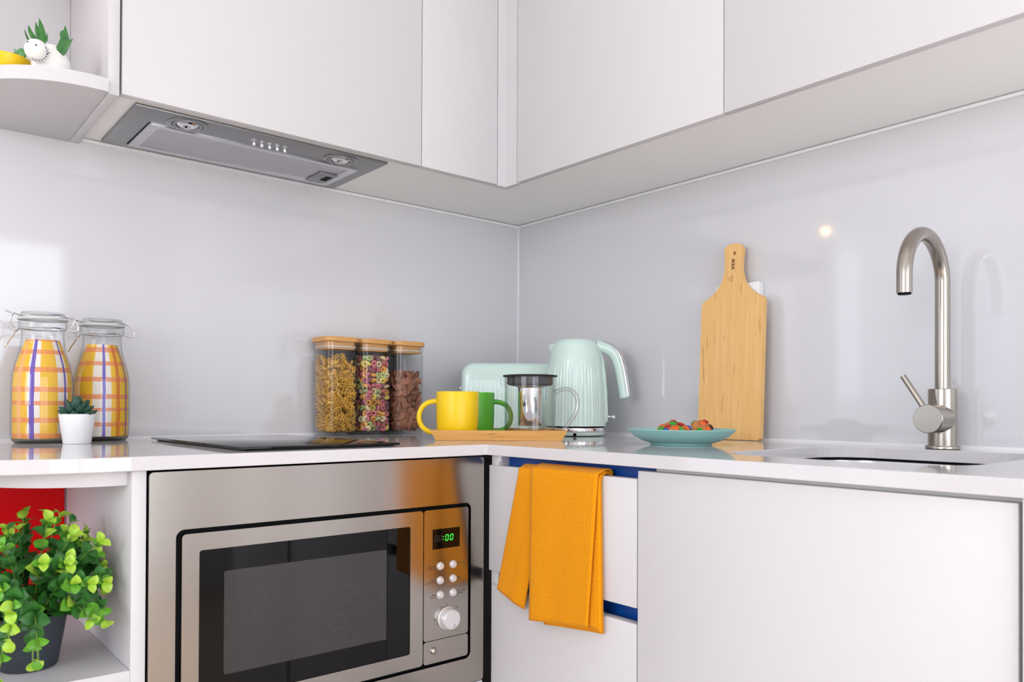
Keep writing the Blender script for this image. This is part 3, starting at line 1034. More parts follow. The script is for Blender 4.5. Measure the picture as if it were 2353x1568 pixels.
def fusilli_mesh():
    bm = new_bm()
    n, L, r = 22, 0.035, 0.0064
    for w0 in (0, PI):
        prev = None
        for i in range(n + 1):
            a = w0 + 4.2 * PI * i / n
            z = -L / 2 + L * i / n
            c, s = math.cos(a), math.sin(a)
            e = Vector((-s, c, 0.0)) * 0.0006 + Vector((0, 0, 0.0010))
            row = [bm.verts.new(Vector((c * 0.0005, s * 0.0005, z)) + e), bm.verts.new(Vector((c * r, s * r, z)) + e),
                   bm.verts.new(Vector((c * r, s * r, z)) - e), bm.verts.new(Vector((c * 0.0005, s * 0.0005, z)) - e)]
            if prev:
                for k in range(4):
                    bm.faces.new((prev[k], prev[(k + 1) % 4], row[(k + 1) % 4], row[k]))
            else:
                bm.faces.new(list(reversed(row)))
            prev = row
        bm.faces.new(prev)
    return bm


def loop_bm(R=0.0056, r=0.0034, n=14, mseg=7):
    bm = new_bm()
    g = [[bm.verts.new(((R + r * math.cos(2 * PI * j / mseg)) * math.cos(2 * PI * i / n), (R + r * math.cos(2 * PI * j / mseg)) * math.sin(2 * PI * i / n),
                        r * 1.15 * math.sin(2 * PI * j / mseg))) for j in range(mseg)] for i in range(n)]
    for i in range(n):
        for j in range(mseg):
            bm.faces.new((g[i][j], g[(i + 1) % n][j], g[(i + 1) % n][(j + 1) % mseg], g[i][(j + 1) % mseg]))
    return bm


def pillow_bm(a=0.0118, b=0.0108, th=0.0052, n=5):
    bm = new_bm()
    rows = {}
    for s in (1, -1):
        for i in range(n):
            for j in range(n):
                x, y = -1 + 2 * i / (n - 1), -1 + 2 * j / (n - 1)
                edge = i in (0, n - 1) or j in (0, n - 1)
                z = 0 if edge else th * (1 - x * x) ** 0.4 * (1 - y * y) ** 0.4
                if edge and s == -1:
                    rows[(s, i, j)] = rows[(1, i, j)]
                else:
                    rows[(s, i, j)] = bm.verts.new((x * a, y * b, s * z))
        for i in range(n - 1):
            for j in range(n - 1):
                q = [rows[(s, i, j)], rows[(s, i + 1, j)], rows[(s, i + 1, j + 1)], rows[(s, i, j + 1)]]
                bm.faces.new(q if s == 1 else q[::-1])
    return bm


def rnd_rot():
    return Matrix.Rotation(random.uniform(0, 2 * PI), 4, 'Z') @ Matrix.Rotation(math.acos(random.uniform(-1, 1)), 4, 'X') @ Matrix.Rotation(random.uniform(0, 2 * PI), 4, 'Z')


def fill(ci, meshes, name, cat, labels, group, stuff_label, stuff_mat, stuff_name, src, sx, sz, top, inset, wob, rot, ext):
    """single pieces behind the two glass faces the photo shows, the hidden rest as one heap"""
    x, y = CXS[ci], CYS[ci]
    h = CW / 2 - inset
    nx = int(round(2 * h / sx)) + 1
    nz = int((top - 0.012) / sz)
    heap = new_bm()
    cnt = 0
    for k in range(nz + 1):
        z = 0.9003 + inset * 0.75 + 0.0045 + k * sz
        off = 0.5 * (k % 2)
        for i in range(nx):
            for j in range(nx):
                px_ = -h + 2 * h * (i + off * 0.6) / (nx - 1 + 0.6 * off) if nx > 1 else 0
                py_ = -h + 2 * h * (j + off * 0.6) / (nx - 1 + 0.6 * off) if nx > 1 else 0
                outer_ = (i == 0 or j == 0)
                top_ = k == nz
                if top_ and random.random() < 0.35:
                    continue
                w = wob * (0.4 if outer_ else 1)
                px_ = max(-h, min(h, px_ + random.uniform(-w, w)))
                py_ = max(-h, min(h, py_ + random.uniform(-w, w)))
                if abs(px_) + abs(py_) > 2 * h - 0.007:
                    s_ = (2 * h - 0.007) / (abs(px_) + abs(py_))
                    px_, py_ = px_ * s_, py_ * s_
                rm = rot(i, j)
                ex = [ext(abs(rm[q][2])) for q in range(3)]
                lx_, ly_ = CW / 2 - 0.0042 - ex[0], CW / 2 - 0.0042 - ex[1]
                px_ = max(-lx_, min(lx_, px_))
                py_ = max(-ly_, min(ly_, py_))
                if px_ < 0 and py_ < 0 and -px_ - py_ > lx_ + ly_ - 0.006:      # rounded corner
                    px_ += 0.003
                    py_ += 0.003
                zc_ = max(0.9003 + 0.0075 + ex[2], z + random.uniform(-w, w) * 0.6)
                mtx = Matrix.Translation((x + px_, y + py_, zc_)) @ rm
                if (outer_ or top_) and cnt < 298:
                    q = random.randrange(len(meshes))
                    o = link(name, meshes[q])
                    o.matrix_world = mtx
                    tag(o, labels[q], cat, group)
                    cnt += 1
                elif i <= 2 or j <= 2 or top_ or k >= nz - 1:
                    tmp = src()
                    xform(tmp, mtx)
                    me = bpy.data.meshes.new('tmp')
                    tmp.to_mesh(me)
                    tmp.free()
                    heap.from_mesh(me)
                    bpy.data.meshes.remove(me)
    o = part(stuff_name, heap, stuff_mat)
    tag(o, stuff_label, cat)
    o['kind'] = 'stuff'


def rot_pasta(i, j):
    a = random.gauss(0, 0.9)
    if j == 0:       # lie in the front face plane
        return Matrix.Rotation(PI / 2 + random.gauss(0, 0.25), 4, 'Z') @ Matrix.Rotation(PI / 2 + a, 4, 'X') @ Matrix.Rotation(random.uniform(0, 6), 4, 'Z')
    return Matrix.Rotation(random.gauss(0, 0.25), 4, 'Z') @ Matrix.Rotation(PI / 2 + a, 4, 'X') @ Matrix.Rotation(random.uniform(0, 6), 4, 'Z')


fill(0, [make_mesh('fusilli', fusilli_mesh(), 'pasta')], 'pasta_spiral', 'pasta', ['dry golden pasta spiral behind the glass of the left canister'], 'pasta spirals in the left canister',
     'dry golden pasta heaped inside the left canister, behind the front spirals', 'pasta', 'pasta_heap', fusilli_mesh, 0.0165, 0.0130, 0.192, 0.0095, 0.005, rot_pasta, lambda c: c * 0.0165 + 0.0055)
lk = ['orange', 'yellow', 'green', 'pink', 'purple', 'orange', 'pink', 'cream']
lms = {c: make_mesh('loop', loop_bm(), 'loop_' + c) for c in set(lk)}
fill(1, [lms[c] for c in lk], 'cereal_loop', 'cereal', ['%s cereal loop behind the glass of the middle canister' % c for c in lk], 'cereal loops in the middle canister',
     'mixed cereal heaped inside the middle canister, behind the front loops', 'loop_pink', 'cereal_heap', loop_bm, 0.0152, 0.0138, 0.200, 0.0095, 0.003,
     lambda i, j: rnd_rot() if random.random() < 0.5 else (Matrix.Rotation(random.gauss(0, .5), 4, 'Z') @ Matrix.Rotation(PI / 2 + random.gauss(0, .5), 4, 'X' if j == 0 else 'Y')),
     lambda c: 0.0088 * math.sqrt(max(0, 1 - c * c)) + 0.0034 * c)
fill(2, [make_mesh('pillow', pillow_bm(), 'cocoa')], 'cereal_pillow', 'cereal', ['brown cocoa cereal pillow behind the glass of the right canister'], 'cereal pillows in the right canister',
     'brown cereal heaped inside the right canister, behind the front pillows', 'cocoa', 'cereal_heap', pillow_bm, 0.0178, 0.0155, 0.155, 0.0115, 0.004,
     lambda i, j: rnd_rot(), lambda c: 0.0125 * math.sqrt(max(0, 1 - c * c)) + 0.005 * c)

# ------------------------------------------------------------------ tray with mugs and teapot
TD = 1.722
tx, ty = depth_xy(1148, TD)
TR = thing('serving_tray', 'low bamboo tray holding the mugs and the glass teapot', 'tray', (tx, ty, 0.9003), YAW)
w0, w1, d0, d1, th = 0.1325, 0.1440, 0.090, 0.0975, 0.0215
part('tray_base', box(new_bm(), -w0 + 0.004, w0 - 0.004, -d0 + 0.004, d0 - 0.004, 0.0, 0.005), 'bamboo_tray', TR)
for s in (-1, 1):
    bm = loft(new_bm(), [[(-w0, s * d0, 0), (w0, s * d0, 0), (w1, s * d1, th), (-w1, s * d1, th)],
                         [(-w0, s * (d0 - 0.008), 0), (w0, s * (d0 - 0.008), 0), (w1, s * (d1 - 0.008), th), (-w1, s * (d1 - 0.008), th)]])
    part('tray_side', bm, 'bamboo_tray', TR, smooth=False)
    bm = loft(new_bm(), [[(s * w0, -d0 + 0.008, 0), (s * w0, d0 - 0.008, 0), (s * w1, d1 - 0.008, th), (s * w1, -d1 + 0.008, th)],
                         [(s * (w0 - 0.008), -d0 + 0.008, 0), (s * (w0 - 0.008), d0 - 0.008, 0), (s * (w1 - 0.008), d1 - 0.008, th), (s * (w1 - 0.008), -d1 + 0.008, th)]])
    part('tray_side', bm, 'bamboo_tray', TR, smooth=False)
ZTR = 0.9003 + 0.0052


def mug(u, d, side, label, glaze, h, r):
    x, y = depth_xy(u, d)
    t = thing('mug', label, 'mug', (x, y, ZTR), YAW, 'mugs on the bamboo tray')
    prof = [(0, 0.002), (r * 0.70, 0.0), (r * 0.80, 0.0015), (r * 0.90, 0.008), (r * 0.965, 0.022), (r * 0.992, 0.045), (r, h - 0.003), (r - 0.0012, h)]
    part('body', lathe(new_bm(), prof, 56), glaze, t)
    part('lining', lathe(new_bm(), [(r - 0.0012, h), (r - 0.0034, h), (r - 0.0044, h - 0.003), (r * 0.88, 0.02), (r * 0.7, 0.008), (0, 0.006)], 56), 'white_glaze', t, label='white glazed inside')
    pts = []
    hx, hz0, hz1 = r * 0.97, h * 0.80, h * 0.10
    for k in range(17):
        a = PI / 2 - PI * k / 16
        zc, rz_ = (hz0 + hz1) / 2 - 0.001, (hz0 - hz1) / 2
        pts.append((side * (hx - 0.004 + 0.043 * max(0.0, math.cos(a)) ** 0.75), 0, zc + rz_ * math.sin(a)))
    part('handle', tube(new_bm(), pts, [0.0066] + [0.0058] * 15 + [0.0070], 12, True, 0.95), glaze, t)
    return t


mug(1051.5, 1.690, -1, 'matt yellow mug on the tray, handle to the left', 'yellow_glaze', 0.0985, 0.0462)
mug(1091, 1.7865, 1, 'matt green mug on the tray behind the yellow mug', 'green_glaze', 0.0985, 0.0455)

x, y = depth_xy(1218, 1.700)
TP = thing('glass_teapot', 'clear glass teapot with steel infuser on the tray', 'teapot', (x, y, ZTR), YAW)
rb, hb = 0.0560, 0.131
part('glass_body', lathe(new_bm(), [(0, 0.001), (rb - 0.004, 0.0), (rb, 0.004), (rb, hb - 0.004), (rb + 0.001, hb), (rb - 0.0018, hb), (rb - 0.002, 0.006), (rb - 0.006, 0.004), (0, 0.004)], 64), 'glass_pot', TP)
pts = [(-rb + 0.001, 0, hb - 0.018), (-rb - 0.003, 0, hb - 0.014), (-rb - 0.006, 0, hb - 0.006), (-rb - 0.004, 0, hb - 0.001)]
part('spout', tube(new_bm(), pts, [0.008, 0.006, 0.004, 0.003], 12), 'glass_pot', TP)
pts = [(rb - 0.001, 0, 0.098), (rb + 0.008, 0, 0.102), (rb + 0.020, 0, 0.1055), (rb + 0.032, 0, 0.103), (rb + 0.042, 0, 0.095), (rb + 0.0475, 0, 0.082), (rb + 0.0475, 0, 0.066),
       (rb + 0.042, 0, 0.050), (rb + 0.032, 0, 0.034), (rb + 0.020, 0, 0.020), (rb + 0.008, 0, 0.009), (rb - 0.001, 0, 0.006)]
sp_ = smooth_path(pts, 4)
part('handle', tube(new_bm(), sp_, [0.0062, 0.0056, 0.005] + [0.0045] * (len(sp_) - 6) + [0.0052, 0.0064, 0.0075], 14), 'glass_rod', TP)
LD = part('lid', lathe(new_bm(), [(0, hb + 0.0050), (rb - 0.006, hb + 0.0050), (rb + 0.0030, hb + 0.0042), (rb + 0.0042, hb + 0.0030), (rb + 0.0030, hb + 0.0006), (0, hb + 0.0006)], 56), 'rubber', TP)
part('collar', lathe(new_bm(), [(0.033, hb + 0.0005), (rb - 0.006, hb + 0.0005), (rb - 0.006, hb - 0.015), (rb - 0.010, hb - 0.018), (0.033, hb - 0.020)], 48), 'steel_dark', LD)
INF = part('infuser', lathe(new_bm(), [(0.0345, hb - 0.004), (0.0340, hb - 0.020), (0.0270, hb - 0.024), (0.0262, 0.028), (0.0245, 0.0245), (0, 0.0245)], 48), 'chrome', TP, label='polished steel infuser basket')

# ------------------------------------------------------------------ kettle
KD = 1.945
x, y = depth_xy(1322, KD)
KE = thing('electric_kettle', 'mint green ribbed electric kettle with chrome trimmed handle', 'kettle', (x, y, 0.9003), YAW)
S = KD / FPX
kz = lambda v: (1000.5 - v) * S
part('power_base', lathe(new_bm(), [(0, 0.0), (0.060, 0.0), (0.071, 0.002), (0.0735, 0.006), (0.0740, kz(991.5)), (0, kz(991.5))], 64), 'mint', KE)
part('cord_notch', box(new_bm(), -0.004 + (-0.007), 0.004 - 0.007, -0.0752, -0.0700, 0.001, 0.0085, 0.002), 'black', KE)
part('chrome_band', lathe(new_bm(), [(0, kz(991.4)), (0.0738, kz(991.4)), (0.0745, kz(990)), (0.0745, kz(983)), (0.0735, kz(981.5)), (0, kz(981.5))], 64), 'chrome', KE)
part('shadow_ring', lathe(new_bm(), [(0, kz(981.4)), (0.0715, kz(981.4)), (0.0715, kz(978)), (0, kz(978))], 64), 'black', KE)
prof = [(69.5, 978), (69.2, 950), (68.2, 915), (66.3, 880), (63.5, 850), (60.5, 828), (56.5, 808), (52, 795), (46.5, 786), (40, 781), (0, 778.5)]
seg = 180
bm = new_bm()
rings = []
zz = []
pf = []
for i in range(len(prof) - 1):
    for k in range(4):
        t_ = k / 4
        pf.append((prof[i][0] * (1 - t_) + prof[i + 1][0] * t_, prof[i][1] * (1 - t_) + prof[i + 1][1] * t_))
pf.append(prof[-1])
for r, v in pf:
    amp = 0.0018 * max(0.0, min(1.0, (v - 826) / 22.0)) * max(0.0, min(1.0, (977 - v) / 6.0))
    ring = []
    for k in range(seg):
        a = 2 * PI * k / seg
        rr = r * S - amp * abs(math.sin(a * 27)) ** 1.0
        ring.append((rr * math.cos(a), rr * math.sin(a), kz(v)))
    rings.append(ring if r > 0 else None)
secs = [q for q in rings if q]
loft(bm, secs)
part('body', bm, 'mint', KE)
bm = loft(new_bm(), [[(-0.040, -0.024, kz(789)), (-0.040, 0.024, kz(789)), (-0.052, 0.0, kz(838))],
                     [(-0.054, -0.013, kz(790)), (-0.054, 0.013, kz(790)), (-0.0615, 0.0, kz(822))],
                     [(-0.0625, -0.006, kz(791)), (-0.0625, 0.006, kz(791)), (-0.0640, 0.0, kz(806))],
                     [(-0.0672, -0.0012, kz(790.5)), (-0.0672, 0.0012, kz(790.5)), (-0.0668, 0.0, kz(794))]])
part('spout', bm, 'mint', KE)
# spine and handle on the right
hp = [(0.052, 790), (0.064, 791), (0.078, 795), (0.091, 803), (0.1015, 817), (0.1085, 836), (0.1135, 858), (0.1175, 880), (0.1205, 898), (0.1220, 908)]
hq = smooth_path([(a, 0, kz(v) - 0.006) for a, v in hp], 4)
hn_ = len(hq) - 1
bm = tube(new_bm(), hq + [hq[-1] + (hq[-1] - hq[-2]) * 0.35], [0.0155 - 0.0035 * min(1, k / hn_ * 1.6) for k in range(hn_)] + [0.0112, 0.0080], 20)
HN = part('handle', bm, 'mint', KE)
bm = tube(new_bm(), smooth_path([(a + 0.0078 * min(1, k / 3.5), 0, kz(v) + 0.0030 - 0.0040 * min(1.0, k / 4.5)) for k, (a, v) in enumerate(hp) if k >= 1], 4), 0.0088, 14)
part('chrome_strip', bm, 'chrome', HN)
secs = []
for v, xo in ((800, 0.060), (830, 0.071), (860, 0.0755), (900, 0.0790), (940, 0.0805), (966, 0.0805), (971, 0.0770)):
    xi = 0.045
    secs.append([(xi, -0.013, kz(v)), (xo - 0.004, -0.013, kz(v)), (xo, -0.009, kz(v)), (xo, 0.009, kz(v)), (xo - 0.004, 0.013, kz(v)), (xi, 0.013, kz(v))])
SP = part('spine', loft(new_bm(), secs), 'mint', KE)
part('water_gauge', loft(new_bm(), [[(xo, -0.0055, kz(v)), (xo + 0.0011, -0.0055, kz(v)), (xo + 0.0011, 0.0055, kz(v)), (xo, 0.0055, kz(v))] for v, xo in ((836, 0.0718), (860, 0.0755), (900, 0.0790), (926, 0.0800))]), 'steel_dark', SP)
bm = tube(new_bm(), [(0.079, 0, kz(956)), (0.090, 0, kz(957.5))], 0.0028, 12)
lathe_b = bmesh.ops.create_uvsphere(bm, u_segments=20, v_segments=12, radius=0.0072)
bmesh.ops.translate(bm, verts=lathe_b['verts'], vec=(0.0945, 0, kz(958)))
part('switch_knob', bm, 'chrome', KE)

# ------------------------------------------------------------------ toaster
x, y = depth_xy(1187, 2.112)
TO = thing('toaster', 'mint green ribbed toaster in the corner behind the mugs', 'toaster', (x, y, 0.9003), YAW)
hw, hd, ht = 0.1465, 0.074, 0.187
part('base', prism(new_bm(), rrect(-hw + 0.006, hw - 0.006, -hd + 0.004, hd - 0.004, 0.02, 5), 0.0, 0.014), 'chrome', TO)
# shell: rounded-rect slices in x-z swept through depth
secs = []
ny = 10


def shell_outline(inset, n=12):
    pts = []
    r = 0.034
    xa, xb, za, zb = -hw + inset, hw - inset, 0.013, ht - inset
    pts.append((xa, za))
    ribs = 44
    pts.append((xb, za))
    for k in range(n + 1):
        a = PI / 2 * k / n
        pts.append((xb - r + r * math.cos(a), zb - r + r * math.sin(a)))
    for k in range(n + 1):
        a = PI / 2 + PI / 2 * k / n
        pts.append((xa + r + r * math.cos(a), zb - r + r * math.sin(a)))
    return pts


for yy, ins in ((-hd, 0.018), (-hd + 0.002, 0.010), (-hd + 0.006, 0.004), (-hd + 0.014, 0.0), (hd - 0.014, 0.0), (hd - 0.006, 0.004), (hd - 0.002, 0.010), (hd, 0.018)):
    secs.append([(a, yy, b) for a, b in shell_outline(ins)])
part('shell', loft(new_bm(), secs), 'mint', TO)
bm = new_bm()
nr = 220
g0, g1 = [], []
for k in range(nr + 1):
    xx = -hw + 0.018 + (2 * hw - 0.036) * k / nr
    d = 0.0014 * abs(math.sin(PI * 40 * k / nr))
    g0.append(xx)
    g1.append(d)
lv = []
for zq, fall in ((0.016, 1), (0.105, 1), (0.128, 0.8), (0.142, 0.0)):
    lv.append([bm.verts.new((g0[k], -hd - g1[k] * fall - (0.0004 if fall else 0.0), zq)) for k in range(nr + 1)])
for a_, b_ in zip(lv[:-1], lv[1:]):
    for k in range(nr):
        bm.faces.new((a_[k], a_[k + 1], b_[k + 1], b_[k]))
part('ribbed_front', bm, 'mint', TO)
for s in (-1, 1):
    part('bread_slot', box(new_bm(), -0.10, 0.10, s * 0.028 - 0.011, s * 0.028 + 0.011, ht - 0.003, ht + 0.0006), 'black', TO)
part('end_trim', box(new_bm(), -hw - 0.0015, -hw + 0.002, -0.050, 0.050, 0.016, 0.140, 0.002), 'chrome', TO)
bm = tube(new_bm(), [(-hw - 0.001, -0.02, 0.120), (-hw - 0.007, -0.02, 0.120)], 0.005, 12)
part('lever_knob', bm, 'chrome', TO)

# ------------------------------------------------------------------ chopping board on the wall
bl, br = hit(1611, 1006, 0, -0.041), hit(1753.5, 1009, 0, -0.041)
bw = abs(br.y - bl.y)
BL = 0.441
lean = math.asin(0.0160 / 0.351)            # rests on the socket box behind it
bc = Vector((-0.0405, (bl.y + br.y) / 2, 0.9003))
CB = thing('chopping_board', 'long bamboo chopping board with a handle leaning on the wall', 'chopping board', bc, 0)
k_ = bw / 142.0
half = [(66, 0), (71, 5), (71, 312), (68, 320), (58, 327), (46, 335), (35, 346), (26, 360), (20.5, 378), (18, 396), (18.5, 416), (19.8, 432), (19, 440), (14, 447), (6, 449.5)]
hs_ = [Vector((a, b, 0)) for a, b in half]
hs_ = hs_[:3] + [Vector(q) for q in smooth_path(hs_[2:], 4)][1:]
outl = [(q.x * k_, q.y * BL / 450.0) for q in hs_]
outl += [(-a, b) for a, b in reversed(outl)]
hole = [(0.0042 + 0.0048 * math.cos(2 * PI * k / 14) * 0.8, 0.4185 + 0.0048 * math.sin(2 * PI * k / 14)) for k in range(14)]
bm = holed_plate(new_bm(), outl, hole, 0.0, 0.014)
# local: board x -> +y world (mirrored so left stays left), board y -> up along the lean, thickness -> -x
up = Vector((math.sin(lean), 0, math.cos(lean)))
wid = Vector((0, -1, 0))
nrm = wid.cross(up)
BMX = basis(wid, up, nrm, Vector((0, 0, 0)))
xform(bm, BMX)
o = part('board', bm, 'bamboo_board', CB, smooth=False)
md = o.modifiers.new('edge', 'BEVEL')
md.width, md.segments, md.limit_method, md.angle_limit = 0.0022, 2, 'ANGLE', math.radians(60)
for s, size, bx, by in (('IKEA', 0.0105, -0.0022, 0.4060), ('22536', 0.0058, -0.0022, 0.3690), ('2411', 0.0058, -0.0088, 0.3660)):
    tb = text_bm(s, size, 0.00006, 'LEFT', 0.00035 if s == 'IKEA' else 0.0)
    if s == 'IKEA':
        xform(tb, Matrix.Scale(1.12, 4, (1, 0, 0)))
    xform(tb, Matrix.Rotation(-PI / 2, 4, 'Z'))
    xform(tb, Matrix.Translation((bx, by, 0.01405)))
    xform(tb, BMX)
    part('branding', tb, 'print', CB, smooth=False, label='burnt-in lettering %s' % s)

# socket box on the wall behind the board
t = thing('wall_socket', 'white wall socket box half hidden by the chopping board', 'socket', (0, -0.785, 1.20))
part('box', box(new_bm(), -0.021, -0.0005, -0.842, -0.728, 1.165, 1.2515, 0.002), 'white_plastic', t, True)
for yy in (-0.757, -0.813):
    part('faceplate', box(new_bm(), -0.0225, -0.0208, yy - 0.024, yy + 0.024, 1.184, 1.232, 0.001), 'white_plastic', t, True)

# ------------------------------------------------------------------ plate of cookies
PD = 1.500
x, y = depth_xy(1565, PD)
PL = part('plate', lathe(new_bm(), [(0, 0.0035), (0.050, 0.0035), (0.052, 0.0), (0.0575, 0.0), (0.0590, 0.0035), (0.074, 0.0075), (0.089, 0.0155), (0.0990, 0.0240), (0.1030, 0.0290),
                                   (0.1025, 0.0302), (0.1005, 0.0300), (0.0935, 0.0230), (0.080, 0.0140), (0.065, 0.0095), (0.0, 0.0075)], 72), 'teal_glaze')
PL.location = (x, y, 0.9003)
tag(PL, 'shallow teal plate holding the cookies', 'plate')


def cookie(lx, d, R, hh, z0, tilt, label, candies, seed):
    rng = random.Random(seed)
    px_, py_ = depth_xy(lx, d)
    t = thing('cookie', label, 'cookie', (px_, py_, z0), YAW, 'cookies on the teal plate')
    rows, seg_ = 7, 28
    ph = [rng.uniform(0, 6) for _ in range(4)]

    def topz(r, a):
        q = r / R
        return hh * max(0.0, 1 - q ** 2.1) ** 0.72 * (1 + 0.16 * math.sin(3 * a + ph[0]) * q + 0.12 * math.sin(5 * a + ph[1]) * q) + 0.0016 * math.sin(14 * r * math.cos(a) / R + ph[2]) * (1 - q)
    bm = new_bm()
    c = bm.verts.new((0, 0, topz(0, 0)))
    prev = None
    for i in range(1, rows + 1):
        r = R * i / rows
        ring = []
        for k in range(seg_):
            a = 2 * PI * k / seg_
            rr = r * (1 + 0.05 * math.sin(4 * a + ph[3]) * (i / rows))
            ring.append(bm.verts.new((rr * math.cos(a), rr * math.sin(a), max(0.0012, topz(r * 0.998, a)))))
        for k in range(seg_):
            k2 = (k + 1) % seg_
            if prev is None:
                bm.faces.new((c, ring[k], ring[k2]))
            else:
                bm.faces.new((prev[k], ring[k], ring[k2], prev[k2]))
        prev = ring
    low = [bm.verts.new((v.co.x * 0.94, v.co.y * 0.94, 0)) for v in prev]
    for k in range(seg_):
        bm.faces.new((prev[k], low[k], low[(k + 1) % seg_], prev[(k + 1) % seg_]))
    bm.faces.new(list(reversed(low)))
    part('dough', bm, 'cookie', t)
    for cx_, cy2, colr in candies:
        r = math.hypot(cx_, cy2)
        a = math.atan2(cy2, cx_)
        z = topz(min(r, R * 0.985), a)
        e = 0.004
        zo = topz(min(r + e, R * 0.995), a)
        slope = math.atan2(max(0.0, z - zo), e) * 0.8
        b2 = lathe(new_bm(), [(0, -0.0034), (0.0045, -0.0024), (0.0064, 0), (0.0045, 0.0024), (0, 0.0034)], 16)
        o2 = link('candy', make_mesh('candy', b2, 'candy_' + colr), t)
        o2.location = (cx_, cy2, max(0.002, z) + 0.0008)
        o2.rotation_euler = (Matrix.Rotation(a, 3, 'Z') @ Matrix.Rotation(slope, 3, 'Y')).to_euler()
    t.rotation_euler = (tilt, 0, YAW)
    return t


zp = 0.9003 + 0.0085
cookie(1546, 1.490, 0.0435, 0.034, zp, 0.0, 'larger candy-topped cookie at the front of the teal plate',
       [(-0.034, -0.008, 'yellow'), (-0.026, -0.016, 'green'), (-0.014, -0.022, 'red'), (-0.022, 0.002, 'orange'), (-0.004, -0.020, 'green'), (0.000, -0.004, 'red'), (0.009, -0.025, 'green'),
        (0.014, -0.010, 'red'), (0.024, -0.016, 'orange'), (0.030, -0.008, 'blue'), (-0.019, -0.028, 'blue'), (0.000, -0.031, 'orange'), (0.019, -0.027, 'green'), (0.008, 0.006, 'brown')], 3)
cookie(1608, 1.532, 0.030, 0.034, zp + 0.003, 0.0, 'smaller candy-topped cookie behind, on the right of the plate',
       [(0.020, -0.010, 'brown'), (0.003, -0.015, 'orange'), (0.010, -0.005, 'red'), (0.022, -0.018, 'blue'), (-0.012, 0.000, 'green'), (-0.006, -0.023, 'green'), (0.012, -0.020, 'orange')], 9)

# ------------------------------------------------------------------ mixer tap
tp = hit(2166, 1000, 0, -0.060)
TA = thing('mixer_tap', 'brushed steel swan-neck mixer tap behind the sink', 'tap', (tp.x, tp.y, 0.9003), 0)
part('base_ring', lathe(new_bm(), [(0, 0), (0.0272, 0), (0.0280, 0.001), (0.0280, 0.0045), (0.0270, 0.0060), (0, 0.0060)], 48), 'steel_tap', TA)
ztop = hit(2166, 894, 0, -0.060).z - 0.9003
part('body', lathe(new_bm(), [(0, 0.006), (0.0235, 0.006), (0.0235, ztop - 0.001), (0.0225, ztop), (0, ztop)], 48), 'steel_tap', TA)
pr = 0.0125
ra = 0.0775
zarc = hit(2122, 523, 0, -0.060 - ra).z - 0.9003 - pr - ra
zend = hit(2076, 674, 0, -0.060 - 2 * ra).z - 0.9003
pts = [(0, 0, ztop - 0.01), (0, 0, ztop + 0.05)] + [(0, 0, ztop + 0.05 + (zarc - ztop - 0.05) * k / 4) for k in range(1, 4)]
pts += [(-ra + ra * math.cos(a), 0, zarc + ra * math.sin(a)) for a in [PI * k / 28 for k in range(29)]]
pts += [(-2 * ra, 0, zarc + (zend - zarc) * k / 3) for k in range(1, 4)]
bm = tube(new_bm(), pts, pr, 24)
SPT = part('spout', bm, 'steel_tap', TA)
part('aerator', tube(new_bm(), [(-2 * ra, 0, zend + 0.002), (-2 * ra, 0, zend - 0.0025)], 0.0102, 20), 'black', SPT)
zc = hit(2133, 963, 0, -0.122).z - 0.9003
bm = tube(new_bm(), [(-0.010, 0, zc), (-0.0635, 0, zc), (-0.0650, 0, zc)], [0.0250, 0.0250, 0.0238], 40)
CY_ = part('mixer_body', bm, 'steel_tap', TA)
bm = tube(new_bm(), [(-0.050, 0.012, zc + 0.020), (-0.050, 0.0475, zc + 0.076)], 0.0050, 16)
part('lever', bm, 'steel_tap', TA)

# ------------------------------------------------------------------ tea towel
TW = thing('tea_towel', 'mustard yellow waffle tea towel hung over the top drawer', 'towel', (-0.62, -0.84, 0.60))


